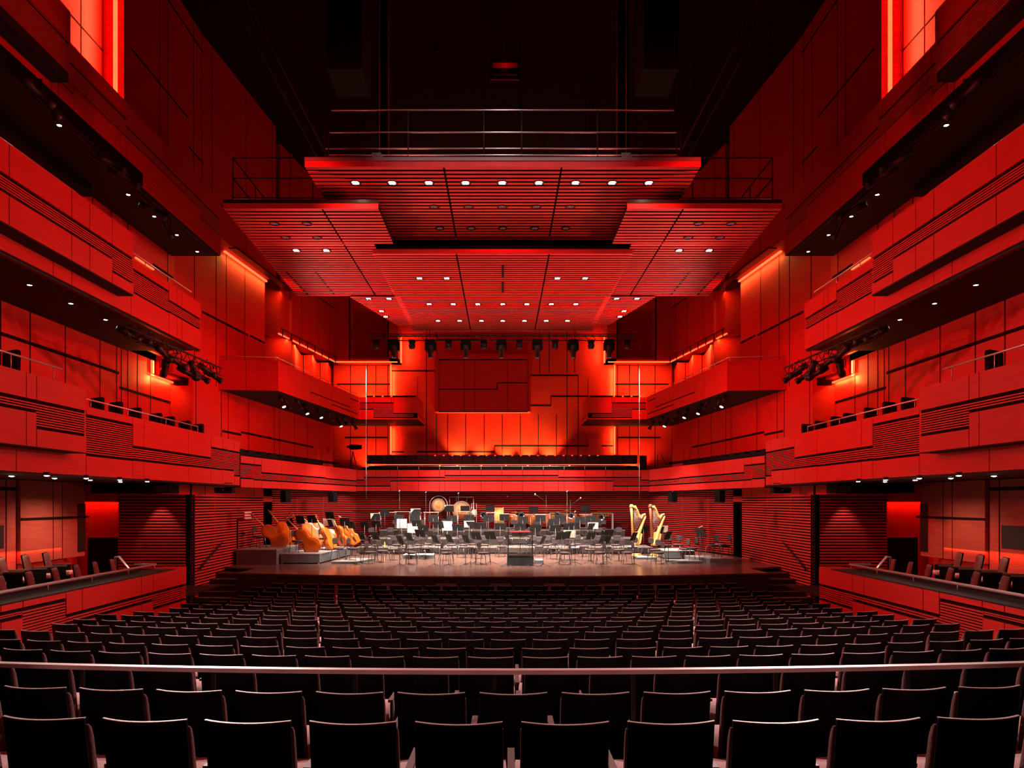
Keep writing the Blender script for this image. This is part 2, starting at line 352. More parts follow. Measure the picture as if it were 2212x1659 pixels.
def side_walls():
    sn = SN[S]; nm = 'wall_' + sn
    A0 = Pl(-12.6, 0, -12.6, 40, (1, 0)); A1 = Pl(-11.85, 0, -11.85, 40, (1, 0)); A2 = Pl(-11.15, 0, -11.15, 40, (1, 0))
    # side box rear wall with panels (box level)
    u = A0.u
    wall(nm, A0, 1.0, 19.2, -3.2, .57, [(u(13), -3.2, .57), (u(36), -3.2, .57)],
         [(A0.h(20, 1056), u(-300), u(35))], m='warmlit_wood')
    b = MB()
    for v_ in (u(107), u(127)): pbox(b, A0, v_ - .012, v_ + .012, A0.h(108, 1209), .57, .101, .105)
    pbox(b, A0, u(36), u(184), A0.h(108, 1119) - .03, A0.h(108, 1119) + .03, .101, .13); struct('trim_5', b, 'groove')
    b = MB(); pbox(b, A0, u(160), u(176), A0.h(165, 1192), A0.h(165, 1088), .1, .12); tag(b.build('wall_panel', 'vent'), f'tall narrow dark glass panel on the rear wall of the {sn} side box', 'panel')
    b = MB(); pbox(b, A0, u(36), u(176), A0.h(108, 1209), .57, .0, .10); struct(nm, b, 'warmlit_wood'); b = MB(); pbox(b, A0, u(38), u(174), A0.h(108, 1209) + .0, A0.h(108, 1209) + .03, -.03, .0); tag(b.build('light_strip', 'ledred'), f'red light strip low on the rear wall of the {sn} side box', 'light strip')
    b = MB(); pbox(b, A0, u(-60), u(7), A0.h(0, 1184), A0.h(0, 1135), .0, .02); tag(b.build('wall_niche', 'vent'), f'dark recess at the outer edge of the {sn} side box wall', 'niche')
    # face beyond the box: recess with glow and doorway
    FB = Pl(-15.5, 22.6, -12.5, 22.6, (0, -1)); fu = FB.u
    wall(nm, FB, 0, 3.2, -3.4, .57)
    b = MB(); pbox(b, FB, fu(190), fu(262), -3.4, FB.h(225, 1161), .0, .015); o = b.build('door_%d' % (1 if S < 0 else 2), 'black'); o['kind'] = 'structure'
    b = MB(); pbox(b, FB, 0, fu(266), FB.h(200, 1084), FB.h(200, 1083), .02, .06); tag(b.build('light_strip', 'ledred'), f'red light strip over the dark doorway behind the {sn} side box', 'light strip')
    b = MB(); pbox(b, FB, -.5, fu(266), FB.h(200, 1084), .57, .0, .34); struct(nm, b, 'wood')
    A00 = Pl(-12.6, 19.2, -14.2, 22.4, (1, 0)); wall(nm, A00, 0, A00.L, -3.2, .57)
    # horizontal-slat screen, facing the hall, then along the stage
    for (pl, u0, u1, h0, h1) in ((Pl(-12.75, 22.25, -10.3, 22.25, (0, -1)), 0, 2.45, -3.5, .24), (Pl(-10.3, 22.25, -10.3, 28.9, (1, 0)), 0, 6.65, -3.5, .24),
                                 (Pl(-10.3, 30.0, -7.95, 36.5, (1, 0)), 0, 6.9, -2.4, .62)):
        bk, sl = MB(), MB(); pbox(bk, pl, u0, u1, h0, h1, -.2, -.05); o = struct(nm, bk, 'groove'); o['label'] = 'dark backing of the slats'
        n = int((h1 - h0) / .1)
        for i in range(n): pbox(sl, pl, u0, u1, h1 - (i + .60) * .1, h1 - (i + .05) * .1, -.03, 0)
        for v in (1.8, 3.9) if u1 > 4 else (): pbox(sl, pl, u0 + v, u0 + v + .01, h0, h1, -.055, .004, 0)
        sl.build('slats', 'slat', o)
    # doorway with black leaves at the end of the slats
    b = MB(); pl = Pl(-10.3, 28.9, -10.3, 30.0, (1, 0)); pbox(b, pl, 0, 1.1, -2.4, .0, -.35, -.3); o = b.build('door_%d' % (3 if S < 0 else 4), 'black'); o['kind'] = 'structure'
    b = MB(); pbox(b, pl, 0, 1.1, 0, .62, -.2, 0); struct(nm, b, 'slat')
    # red panel above the slat screen, under the balcony
    pl = Pl(-10.3, 22.25, -10.3, 30.0, (1, 0)); wall(nm, pl, -2.0, 7.75, .24, .62, [pl.u(443), pl.u(549)])
    b = MB(); b.box(S * 12.6, S * 10.3, 22.1, 22.25, EZ + .24, EZ + .57); struct(nm, b, 'wood')
    # level one: behind the lowest balcony
    u = A1.u
    wall(nm, A1, 2.0, 27.0, .6, 4.8, [u(x) for x in (1, 65, 141, 216, 252, 262, 276, 297, 325)],
         [(A1.h(257, 806), u(-700), u(257)), (A1.h(257, 837), u(258), u(368))])
    fc = Pl(-11.9, 23.97, -11.07, 23.97, (0, -1)); wall(nm, fc, 0, .83, .6, 4.15)
    b = MB(); pbox(b, A1, 22.5, 24.0, 4.24, 4.29, .02, .08); tag(b.build('light_strip', 'led'), f'orange light strip under the middle balcony end on the {sn}, the level one', 'light strip')
    b = MB(); pbox(b, A1, 22.55, 22.62, 4.32, 4.75, .02, .10); tag(b.build('light_strip', 'led'), f'upright orange light strip under the middle balcony end on the {sn}', 'light strip')
    b = MB(); pbox(b, A1, 22.9, 23.9, 4.35, 5.2, .02, .35); struct(nm, b, 'wood')
    # level two: behind the middle balcony
    u = A2.u
    wall(nm, A2, 2.0, 22.8, 4.8, 8.33, [u(x) for x in (276, 362, 240, 200)], [(A2.h(330, 571), u(330), u(374)), (A2.h(325, 510), u(150), u(325))])
    b = MB(); pbox(b, A2, u(289), u(328), A2.h(300, 563) - .03, A2.h(300, 563) + .01, .03, .08); tag(b.build('light_strip', 'led'), f'short orange light strip in the niche over the middle balcony on the {sn}', 'light strip')
    # stage-side wall, tapering towards the back
    An = Pl(-11.2, 22.8, -9.6, 38.0, (1, 0)); u = An.u
    wall(nm, An, u(416), An.L, .5, 4.4, [u(x) for x in (423, 478, 493, 537, 592, 604, 636, 664)] + [(u(682), .5, 2.9), (u(694), .5, 2.9)],
         [(An.h(600, 950), u(521), u(677)), (An.h(510, 937), u(480), u(521))])
    wall(nm, An, 0, u(572), 4.4, 9.8, [u(x) for x in (420, 467, 489, 529)], [(An.h(430, 670), u(436), u(536)), (An.h(560, 735), u(540), u(572))])
    b = MB(); pbox(b, An, 0, u(572) + .02, 9.8, 16.5, .0, .5); o = struct(nm, b, 'wood')
    g = MB()
    for x in (505, 564, 430, 385): pbox(g, An, u(x) - .012, u(x) + .012, 9.8, 16.5, .496, .506)
    pbox(g, An, 1, 7, 11.0, 11.05, .496, .506); pbox(g, An, 7, 7.05, 11.0, 11.6, .496, .506); pbox(g, An, 7, 8.6, 11.6, 11.65, .496, .506)
    g.build('joint', 'groove', o)
    b = MB(); pbox(b, An, u(481), u(572), 9.68, 9.74, .03, .12); tag(b.build('light_strip', 'led'), f'long orange cove light under the high ledge on the {sn}, beside the canopy', 'light strip')
    b = MB(); pbox(b, An, u(478), u(606), 9.76, 9.82, .3, .62); struct('trim_1', b, 'blacksteel')
    # dark niche, then upper block with lower edge light
    An2 = Pl(-10.25, 30.9, -9.25, 37.0, (1, 0)); v = An2.u
    b = MB(); pbox(b, An2, 0, An2.L, 7.8, 16.5, -.9, 0); o = struct(nm, b, 'wood')
    g = MB()
    for x in (631, 652, 688, 713): pbox(g, An2, v(x) - .012, v(x) + .012, 7.8, 16.5, -.004, .006)
    pbox(g, An2, v(690), An2.L, An2.h(705, 655), An2.h(705, 655) + .05, -.004, .006)
    g.build('joint', 'groove', o)
    wall(nm, Pl(-12, 31.8, -10, 31.8, (0, -1)), 0, 2, 4.4, 16.5)
    b = MB(); pbox(b, An2, -.1, An2.L, 7.70, 7.75, -.05, .0); tag(b.build('light_strip', 'led'), f'sloping orange light line over the alcoves on the {sn} of the stage', 'light strip')
    b = MB(); b.tube([An2.pt(-.1, 7.95, .12), An2.pt(An2.L, 7.95, .12)], .02, 6); bb = b
    for k in range(8): bb.box(*sorted((An2.pt(k * .85, 7.6, .12)[0] - .02, An2.pt(k * .85, 7.6, .12)[0] + .02)), An2.pt(k * .85, 0, 0)[1] - .02, An2.pt(k * .85, 0, 0)[1] + .02, EZ + 7.62, EZ + 7.95)
    tag(bb.build('guard_rail', 'blacksteel'), f'thin dark rail along the light line on the {sn} of the stage', 'rail')
    for (yy, a, c) in ((32.7, 595, 636), (35.0, 636, 675), (36.9, 675, 708)):
        f_ = Pl((a - CX) / F * yy, yy, (c - CX) / F * yy, yy, (0, -1)); wall(nm, f_, 0, f_.L, 4.4, 7.65, [f_.L * .5] if a > 600 else [])
        b = MB(); f2 = Pl((c - CX) / F * yy, yy, (c - CX) / F * yy * 1.0 - .35, yy + 2.3, (1, 0)); pbox(b, f2, 0.02, 2.3, 4.4, 7.65, -.1, 0); struct(nm, b, 'wood')
for S in (-1, 1):
    side_balconies(); side_walls()

# ------------------------------------------------------------------ stage-side and rear balconies
def rear_balconies():
    sn = SN[S]
    # lowest, tapering part
    pl = Pl(-9.49, 24.3, -7.63, 35.0, (1, 0)); u = pl.u
    t = thing('balcony', f'tapering lowest balcony along the {sn} of the stage, joining the rear one', 'balcony')
    g1 = lambda x: 1.67
    cs = []
    for (a, c, s0, s1) in ((520, 549, .83, 1.36), (549, 565, .80, 1.36), (565, 609, .80, 1.09), (609, 661, .80, 1.09), (661, 705, .80, 1.09), (705, 769.9, .80, 1.06)):
        cs.append((u(a), u(c), [(.53, s0 + .03, 'w'), (s0 + .03, s1 + .03, 's'), (s1 + .03, 1.67, 'w')]))
    fascia(t, pl, cs)
    b = MB(); pbox(b, pl, u(600), pl.L, .47, .53, -.6, .01); b.build('black_edge_beam', 'black', t)
    b = MB(); pbox(b, pl, u(520), pl.L, .53, .56, -.6, -.05); b.build('soffit', 'soffit', t)
    b = MB(); pbox(b, pl, u(524), u(706), 1.72, 1.86, -.35, -.2)
    for k in range(12): pbox(b, pl, u(524) + k * .78, u(524) + k * .78 + .5, 1.86, 1.95, -.5, -.2)
    b.build('seat_backs', 'black', t)
    # upper stage balcony
    t = thing('balcony', f'upper red balcony on the {sn} of the stage with lanterns under it', 'balcony')
    f0 = Pl(-11.05, 25.7, -8.7, 26.0, (0, -1)); f1 = Pl(-8.7, 26.0, -7.48, 35.0, (1, 0)); f2 = Pl(-7.48, 35.0, -4.4, 35.0, (0, -1)); f3 = Pl(-4.4, 35.0, -4.4, 38.1, (1, 0))
    T, B = 5.45, 4.3
    fascia(t, f0, [(0, f0.u(531), [(B, T, 'w')]), (f0.u(531), f0.L, [(B, T, 'w')])])
    u = f1.u
    cs = [(0, u(651), [(B, T, 'w')]), (u(651), u(671), [(B, T, 'w')]), (u(671), u(717), [(B, f1.h(700, 858), 'w'), (f1.h(700, 858), T, 'w')]),
          (u(717), u(756), [(B, 4.55, 'w'), (4.55, f1.h(700, 858), 'w'), (f1.h(700, 858), T, 'w')]),
          (u(756), f1.L, [(B, 4.55, 'w'), (4.55, 5.2, 'w'), (5.2, T, 'w')])]
    fascia(t, f1, cs)
    u = f2.u; h = f2.h
    fascia(t, f2, [(0, u(807), [(B, h(790, 884), 'w'), (h(790, 884), h(790, 870), 's'), (h(790, 870), T, 'w')]),
                   (u(807), u(845), [(B, h(790, 902), 'w'), (h(790, 902), h(790, 870), 's'), (h(790, 870), T, 'w')]),
                   (u(845), u(850), [(B, h(790, 902), 'w'), (h(790, 902), h(790, 870), 's'), (h(790, 870), T, 'w')]),
                   (u(850), f2.L, [(B, h(790, 902), 'w'), (h(790, 902), h(790, 893), 's'), (h(790, 893), T, 'w')])], pitch=.07)
    fascia(t, f3, [(0, f3.L, [(B, 4.55, 'w'), (4.55, T, 'w')])])
    b = MB(); x = [p.pt(0, 0)[0] for p in (f0, f1, f2, f3)]
    z = EZ + B
    b.prism([(S * 11.05, 25.72, z), (S * 8.72, 26.02, z), (S * 7.5, 35.02, z), (S * 4.42, 35.02, z), (S * 4.42, 38.1, z), (S * 9.6, 38.1, z)], (0, 0, .05)); b.build('soffit', 'soffit', t)
    handrail(t, f1, [0, f1.L], T + .16, [(k * 1.3, T) for k in range(8)], r=.015)
    handrail(t, f0, [0, f0.L], T + .16, [], r=.015)
    b = MB(); pbox(b, f2, .3, 2.9, T, T + .12, -.5, -.2); b.build('dark_ledge', 'black', t)
    for k in range(4):
        b = MB(); pbox(b, f2, u(786 + k * 19), u(789 + k * 19), T + .04, T + .12, -.2, -.1); b.build('ledge_light', 'ledred', t)
for S in (-1, 1): rear_balconies()
S = -1
# rear balcony parapet
pl = Pl(-7.63, 35.0, 7.63, 35.0, (0, -1)); u = pl.u
t = thing('balcony', 'rear red balcony parapet across the back of the stage, below the choir rows', 'balcony')
H = lambda py: pl.h(1000, py)
cs = []
ed = [770, 786, 812, 843, 858, 904, 949, 961, 994, 1039, 1084, 1129, 1174, 1206, 1219, 1264, 1309, 1325, 1355, 1385, 1402]
for a, c in zip(ed[:-1], ed[1:]):
    m_ = (a + c) / 2; q = m_ if m_ < CX else 2 * CX - m_
    top = 1037 if q < 786 else (1031 if q < 961 else 1027)
    bot = 1050 if q < 843 else 1039
    cs.append((u(a), u(c), [(H(1061.5), H(bot), 'w'), (H(bot), H(top), 's'), (H(top), H(1015.5), 'w')]))
fascia(t, pl, cs, pitch=.07)
b = MB(); pbox(b, pl, 0, pl.L, H(1062.5), H(1061), -1.5, .005); b.build('edge_strip', 'black', t)
b = MB(); pbox(b, pl, .2, pl.L - .2, H(1015), H(1009), -.3, -.2); b.build('dark_ledge', 'black', t)
handrail(t, pl, [1.2, pl.L - 1.2], H(1007), [(u(x), H(1015)) for x in (858, 904, 949, 994, 1039, 1084, 1129, 1174, 1219, 1264, 1309)], r=.015)

# slatted wall behind the orchestra
bk, sl = MB(), MB(); bk.box(-8.2, 8.2, 36.5, 36.7, EZ - 2.4, EZ + .7); o = struct('wall_back', bk, 'groove')
for i in range(31): sl.box(-8.2, 8.2, 36.43, 36.5, EZ + .62 - (i + .58) * .1, EZ + .62 - (i + .05) * .1)
sl.build('slats', 'slat', o)
b = MB(); b.box(-8.2, 8.2, 35.2, 38.2, EZ + .5, EZ + .55); struct('ceiling', b, 'soffit')
b = MB(); b.box(-9.6, 9.6, 35.1, 38.6, EZ + 1.05, EZ + 1.1); struct('floor', b, 'floor')
# choir benches
bn = thing('choir_bench', 'long dark row of choir seat backs behind the rear balcony parapet', 'bench')
yb = 37.0
b = MB(); b.box(at(793, 0, yb).x, at(1377, 0, yb).x, yb, yb + .08, at(0, 1002, yb).z, at(0, 983, yb).z); b.build('backrest', 'vent', bn)
b = MB(); b.box(at(800, 0, yb).x, at(1372, 0, yb).x, yb - .55, yb - .1, at(0, 1010, yb).z - .1, at(0, 1007, yb).z - .02); b.build('seat', 'black', bn)
b = MB(); b.box(at(800, 0, yb).x, at(1372, 0, yb).x, yb - .04, yb, at(0, 1004.5, yb).z, at(0, 1003.2, yb).z); b.build('light_line', 'led', bn, label='orange glowing line')
for k in range(20):
    q = MB(); a = at(940 + k * 18.5, 985, yb); q.box(a.x - .05, a.x + .05, yb - .03, yb, a.z, a.z + .05); q.build('marker_light', 'ledred', bn)
for k in range(24):
    a = at(800 + k * 24.8, 983, yb); q = MB(); q.box(a.x - .01, a.x + .01, yb - .02, yb - .001, at(0, 1002, yb).z, a.z); q.build('divider', 'black', bn)

# ------------------------------------------------------------------ upper back wall
YB = 38.2
pl = Pl(-10.5, YB, 10.5, YB, (0, -1)); u = pl.u; hb = lambda py: pl.h(1000, py)
vs = [(u(x), hb(1000), hb(600)) for x in (921, 943)] + [(u(x), hb(1000), hb(895)) for x in (967, 1006, 1046, 1085, 1124, 1163, 1202)] + \
     [(u(x), hb(1000), hb(811)) for x in (1225, 1249)] + [(u(x), hb(805), hb(600)) for x in (1166, 1186, 1225, 1241)]
hs = [(hb(801), u(845), u(942)), (hb(976), u(845), u(1068)), (hb(963), u(1068), u(1325)), (hb(876), u(1145), u(1190)), (hb(856), u(1190), u(1330)), (hb(811), u(1145), u(1249)), (hb(734), u(945), u(1034))]
wall('wall_back', pl, u(845), u(1327), 1.0, 13.5, vs, hs)
g = MB(); pbox(g, pl, u(1068) - .02, u(1068) + .02, hb(976), hb(963), -.004, .006); pbox(g, pl, u(1190) - .02, u(1190) + .02, hb(876), hb(856), -.004, .006); struct('trim_2', g, 'groove')
b = MB(); pbox(b, pl, u(942), u(1145), hb(893), hb(771), 0, .75); o = struct('wall_back', b, 'wood'); p2 = Pl(-10.5, YB - .75, 10.5, YB - .75, (0, -1)); v = p2.u; h2 = lambda py: p2.h(1000, py)
g = MB()
for x in (948, 1003, 1025, 1096, 1140): pbox(g, p2, v(x) - .012, v(x) + .012, h2(889), h2(777), -.004, .006)
for (y_, a, c) in ((889, 948, 1140), (777, 948, 1140), (841, 948, 1074), (827, 1074, 1140)): pbox(g, p2, v(a), v(c), h2(y_) - .03, h2(y_) + .03, -.004, .006)
pbox(g, p2, v(1074) - .03, v(1074) + .03, h2(841), h2(827), -.004, .006); g.build('joint', 'groove', o)
for S in (-1, 1):
    sn = SN[S]
    q = Pl(-9.75, 38.7, -6.2, 38.7, (0, -1)); u = q.u; hq = lambda py: q.h(800, py)
    wall('wall_back', q, 0, 3.55, 1.0, 8.2, [u(x) for x in (757, 793, 812, 838)], [(hq(830), u(728), u(843)), (hq(945), u(745), u(838))])
    # upper box over the glow wall
    q = Pl(-9.3, 37.0, -5.77, 37.0, (0, -1)); u = q.u; hq = lambda py: q.h(800, py)
    b = MB(); pbox(b, q, 0, u(755), 7.8, 16.5, -1.2, 0); pbox(b, q, u(755), u(860), 7.8, hq(774), -1.2, 0); pbox(b, q, u(840), u(860), 7.8, hq(640), -1.2, 0)
    pbox(b, q, u(755), u(840), hq(660), 16.5, -1.2, 0); struct('wall_back', b, 'wood')
    b = MB(); pbox(b, q, u(754), u(757), 7.8, 13, .0, .03); pbox(b, q, u(835), u(839), hq(772), hq(640), -.4, -.3); struct('trim_3', b, 'black')
    b = MB(); pbox(b, q, 0, u(858), 7.70, 7.75, -.12, -.05); tag(b.build('light_strip', 'led'), f'level orange light line on the rear wall, {sn} of the central panels', 'light strip')
    b = MB(); pbox(b, q, u(862), u(865.5), 7.75, hq(725), -.5, -.4); tag(b.build('light_strip', 'led'), f'short upright orange strip high on the rear wall, {sn} of the central panels', 'light strip')
    q = Pl(-9.3, 38.3, -5.77, 38.3, (0, -1)); u = q.u; hq = lambda py: q.h(800, py)
    b = MB(); pbox(b, q, u(844), u(846.5), hq(856), hq(790), .12, .2); tag(b.build('light_strip', 'led'), f'upright orange strip above the rear balcony end, {sn} of the central panels', 'light strip')
    b = MB(); pbox(b, q, u(844), u(846.5), hq(982), hq(922), .12, .2); tag(b.build('light_strip', 'led'), f'upright orange strip below the rear balcony end, {sn} of the central panels', 'light strip')
    q = Pl(-10.5, YB, 10.5, YB, (0, -1)); u = q.u; hb = lambda py: q.h(1000, py)
    for (x0, x1, y0, y1) in ((873, 901, 816, 862), (873, 901, 941, 985)):
        b = MB(); pbox(b, q, u(x0), u(x1), hb(y1), hb(y0), .0, .03); o = b.build('door_%d' % (5 if S < 0 else 6), 'wood'); o['kind'] = 'structure'
S = -1
# uplights at the foot of the rear wall
pl = Pl(-10.5, YB, 10.5, YB, (0, -1))
for i, x in enumerate((950, 988, 1040, 1093, 1140, 1188, 1230)):
    a = at(x, 996, YB - .45); q = MB(); q.lathe([(.0, 0), (.06, 0), (.06, .12), (.045, .125)], Matrix.Translation((a.x, a.y, EZ + 1.9)), 12); o = thing('uplight', f'{ORD[i]} orange uplight from the left at the foot of the rear wall', 'lamp')
    q.build('housing', 'black', o); q = MB(); q.lathe([(.0, .126), (.045, .126), (.045, .13), (0, .131)], Matrix.Translation((a.x, a.y, EZ + 1.9)), 12); q.build('lens', 'ledorange', o)
    if 0 < i < 6: lamp('SPOT', a.x, a.y, EZ + 2.06, 760, (1, .75, .15), (a.x, a.y + .4, EZ + 4.2), 84, .9, .05, 'uplight_beam')
for s in (-1, 1):
    for (x, y, z, p, to) in ((7.8, 38.2, EZ + 5.6, 200, (7.6, 38.8, EZ + 7)), (7.6, 38.0, EZ + 1.9, 260, (7.6, 38.9, EZ + 3.4))):
        lamp('SPOT', s * x, y, z, p, (1, .4, .07), (s * to[0], to[1], to[2]), 130, .9, .06, 'uplight_beam')
    def line(x0, y0, x1, y1, z, dx, dy, dz, power, w_=.06, col=(1, .25, .05)):
        """area lamp along a horizontal strip from (x0, y0) to (x1, y1), throwing light along (dx, dy, dz)"""
        c_ = Vector((s * (x0 + x1) / 2, (y0 + y1) / 2, EZ + z)); L_ = math.hypot(x1 - x0, y1 - y0)
        d_ = bpy.data.lights.new('strip_glow', 'AREA'); d_.shape = 'RECTANGLE'; d_.size = L_; d_.size_y = w_; d_.energy = power; d_.color = col
        o_ = bpy.data.objects.new('strip_glow', d_); C.objects.link(o_)
        xa_ = Vector((s * (x1 - x0), y1 - y0, 0)).normalized(); za_ = -Vector((s * dx, dy, dz)).normalized(); ya_ = za_.cross(xa_).normalized(); za_ = xa_.cross(ya_).normalized()
        o_.matrix_world = Matrix.Translation(c_) @ Matrix((xa_, ya_, za_)).transposed().to_4x4()
    def post(x, y, z0_, z1_, dx, dy, power, col=(1, .25, .05)):
        d_ = bpy.data.lights.new('strip_glow', 'AREA'); d_.shape = 'RECTANGLE'; d_.size = .06; d_.size_y = z1_ - z0_; d_.energy = power; d_.color = col
        o_ = bpy.data.objects.new('strip_glow', d_); C.objects.link(o_)
        za_ = -Vector((s * dx, dy, 0)).normalized(); ya_ = Vector((0, 0, 1)); xa_ = ya_.cross(za_).normalized()
        o_.matrix_world = Matrix.Translation((s * x, y, EZ + (z0_ + z1_) / 2)) @ Matrix((xa_, ya_, za_)).transposed().to_4x4()
    line(10.62, 26.2, 10.15, 31.0, 9.66, .35, .0, -1, 55, col=(1, .3, .06))            # cove beside the canopy
    line(10.35, 30.9, 9.45, 37.0, 7.68, .35, .2, -1, 150)             # over the alcoves
    line(9.1, 37.2, 6.0, 37.2, 7.68, 0, .45, -1, 150)                 # over the rear side panels
    post(5.5, 37.6, 7.9, 9.2, -.5, 1, 30); post(6.25, 38.0, 5.9, 7.6, -.4, 1, 34); post(6.25, 38.0, 2.7, 4.2, -.4, 1, 28)
    line(11.75, 22.5, 11.75, 24.0, 4.22, .5, .1, -1, 30)
    post(11.72, 22.65, 4.0, 4.75, 1, -.8, 22)
    line(11.05, 16.2, 11.05, 19.0, 5.95, 1, 0, .3, 12)
    line(12.5, 13.0, 12.5, 19.0, -1.3, .4, 0, -1, 28, col=(1, .07, .02))
    lamp('SPOT', s * .4, 6.0, EZ + 16, 2000, (1, .92, .9), (s * 1.2, Y_RAIL, EZ + 8.4), 19, 1.0, .1, 'rail_fill')  # added high spot, no fixture, whitens the canopy guard rails
    line(15.5, 22.4, 12.75, 22.4, .0, 0, .5, -1, 26, col=(1, .07, .02))
    post(10.85, 18.6, 10.4, 16.4, .5, -1, 260, (1, .1, .04))
    line(10.55, 14.2, 10.55, 20.3, 10.2, -.05, 0, 1, 10, col=(1, .06, .02)); line(10.75, 23.8, 10.75, 26.0, 10.0, 1, 0, 1, 30, col=(1, .08, .02))
# ------------------------------------------------------------------ ceiling and high walls
b = MB(); b.box(-14, 14, -3, 40, EZ + 16.5, EZ + 16.7); struct('ceiling', b, 'groove')
b = MB(); b.box(-14, 14, 39.2, 39.5, EZ + 1, EZ + 16.5); struct('wall_back', b, 'wood')
b = MB(); b.box(-14, 14, -3.2, -3, -2, EZ + 16.5); struct('wall_front', b, 'wood')
for S in (-1, 1):
    sn = SN[S]; A = Pl(-12.0, 0, -12.0, 40, (1, 0)); nm = 'wall_' + sn
    b = MB(); pbox(b, A, -3, 22.8, 8.4, 16.5, -.2, 0); struct(nm, b, 'wood')
    U4 = Pl(-10.6, 0, -10.6, 40, (1, 0)); u = U4.u
    b = MB(); pbox(b, U4, u(268), 24.5, 9.9, 16.5, -1.2, 0); o = struct(nm, b, 'wood')
    g = MB()
    for x in (345, 363, 418, 436): pbox(g, U4, u(x) - .012, u(x) + .012, 9.9, 16.5, -.004, .006)
    for (r, a, c) in ((1.22, 283, 405), (1.13, 405, 470), (1.5, 300, 480)): pbox(g, U4, u(a), u(c), r * 10.6 - .03, r * 10.6 + .03, -.004, .006)
    g.build('joint', 'groove', o)
    b = MB(); pbox(b, U4, u(-400), 18.79, 9.9, 16.5, -1.0, -.6); o = struct(nm, b, 'wood')
    g = MB(); U5 = Pl(-11.2, 0, -11.2, 40, (1, 0)); pbox(g, U5, U5.u(175) - .012, U5.u(175) + .012, 9.9, 16.5, -.004, .008)
    pbox(g, U5, U5.u(120), U5.u(230), 12.6, 12.65, -.004, .008); g.build('joint', 'groove', o)
    b = MB(); pbox(b, U4, u(256), u(258), 10.4, 16.4, -.15, -.05); tag(b.build('light_strip', 'led'), f'tall upright orange light strip high on the {sn} wall', 'light strip')
    lamp('SPOT', S * 10.9, 14.6, EZ + 13.2, 300, (1, .07, .03), (S * 11.2, 12.6, EZ + 13), 130, .9, .3, 'niche_light')
    b = MB(); pbox(b, U4, u(292), u(345), 10.15, 10.2, .02, .06); tag(b.build('light_strip', 'ledred'), f'slanting red light strip above the highest balcony on the {sn}', 'light strip')
    b = MB(); pbox(b, U4, u(436), u(478), 10.0, 10.05, .02, .06); tag(b.build('light_strip', 'ledred'), f'faint red light strip where the highest balcony on the {sn} ends', 'light strip')
S = -1
# hoist columns and cables
for s in (-1, 1):
    x = s * 3.32
    t = thing('hoist_column', f'tall black hoist column rising above the canopy on the {SN[s]}', 'column')
    b = MB(); b.box(x - .13, x + .13, 18.4, 18.7, EZ + 7.9, EZ + 16.5); b.build('column', 'black', t)
    for k, dx in enumerate((-.28, -.03)):
        b = MB(); b.tube([(x + s * dx, 17.9, EZ + 7.9), (x + s * dx, 17.9, EZ + 16.5)], .012, 6); b.build('cable', 'steel', t)
    t = thing('loudspeaker_array', f'large dark hanging loudspeaker array above the canopy, on the {SN[s]}', 'loudspeaker')
    a = at(CX + s * 342, 75, 13); 
    for k in range(3):
        b = MB(); b.box(a.x - .34, a.x + .34, 13, 13.9, EZ + 8.38 + k * .62, EZ + 8.38 + k * .62 + .6); b.build('cabinet', 'black', t)
    b = MB(); b.tube([(a.x - .2, 13.4, EZ + 10.2), (a.x - .2, 13.4, EZ + 16.5)], .012, 6); b.tube([(a.x + .2, 13.4, EZ + 10.2), (a.x + .2, 13.4, EZ + 16.5)], .012, 6); b.build('hanger', 'blacksteel', t)
    t = thing('lighting_truss', f'long dark ceiling truss receding on the {SN[s]}', 'truss')
    b = MB()
    for (dx, dz) in ((0, 0), (.4, 0), (.2, .35)): b.tube([(s * (6.6 + dx), 8, EZ + 13 + dz), (s * (6.6 + dx), 36, EZ + 13 + dz)], .03, 6)
    for k in range(28):
        y0 = 8 + k; b.tube([(s * 6.6, y0, EZ + 13), (s * 7.0, y0 + .5, EZ + 13), (s * 6.8, y0 + 1, EZ + 13.35), (s * 6.6, y0 + 1, EZ + 13)], .014, 5)
    b.build('frame', 'blacksteel', t)
    b = MB()
    for k in range(4): b.tube([(s * 6.8, 10 + k * 8, EZ + 13.35), (s * 6.8, 10 + k * 8, EZ + 16.5)], .014, 5)
    b.build('hanger', 'blacksteel', t)
t = thing('ceiling_hatch', 'small red-lit rectangular opening high in the dark ceiling', 'hatch')
a = at(1059, 168, 24); c = at(1123, 128, 24)
b = MB(); b.box(a.x, c.x, 24, 24.1, a.z, a.z + .08); b.box(a.x, c.x, 24, 24.1, c.z - .06, c.z); b.box(a.x, a.x + .08, 24, 24.1, a.z, c.z); b.box(c.x - .08, c.x, 24, 24.1, a.z, c.z); b.box(a.x, c.x, 24.02, 24.1, a.z + .2, a.z + .36); b.build('frame', 'black', t)
b = MB(); b.box(a.x, c.x, 24.1, 24.15, a.z, c.z); b.build('panel', 'wood', t)
b = MB(); b.tube([(0, 24.1, c.z), (0, 24.1, EZ + 16.5)], .02, 5); b.build('hanger', 'blacksteel', t)
lamp('POINT', (a.x + c.x) / 2, 23.8, c.z - .12, 1.5, (1, .08, .04), size=.05, name='hatch_fill')  # added point light that reddens the hatch panel
b = MB()
for i_, (x, y) in enumerate(sorted([(-2 + 1.3 * k, 20 + (k * 7) % 11) for k in range(9)] + [(3.5, 26), (-5, 24), (5.2, 22)], key=lambda q: q[0] / q[1])):
    b2 = MB(); b2.tube([(x, y, EZ + 13.6), (x, y, EZ + 16.5)], .012, 5); b2.box(x - .06, x + .06, y - .06, y + .06, EZ + 13.4, EZ + 13.6)
    tag(b2.build('pendant_fitting', 'black'), f'small dark fitting hanging on a wire from the ceiling, {ORD[i_]} from the left', 'fitting', 'small fittings hanging from the dark ceiling')

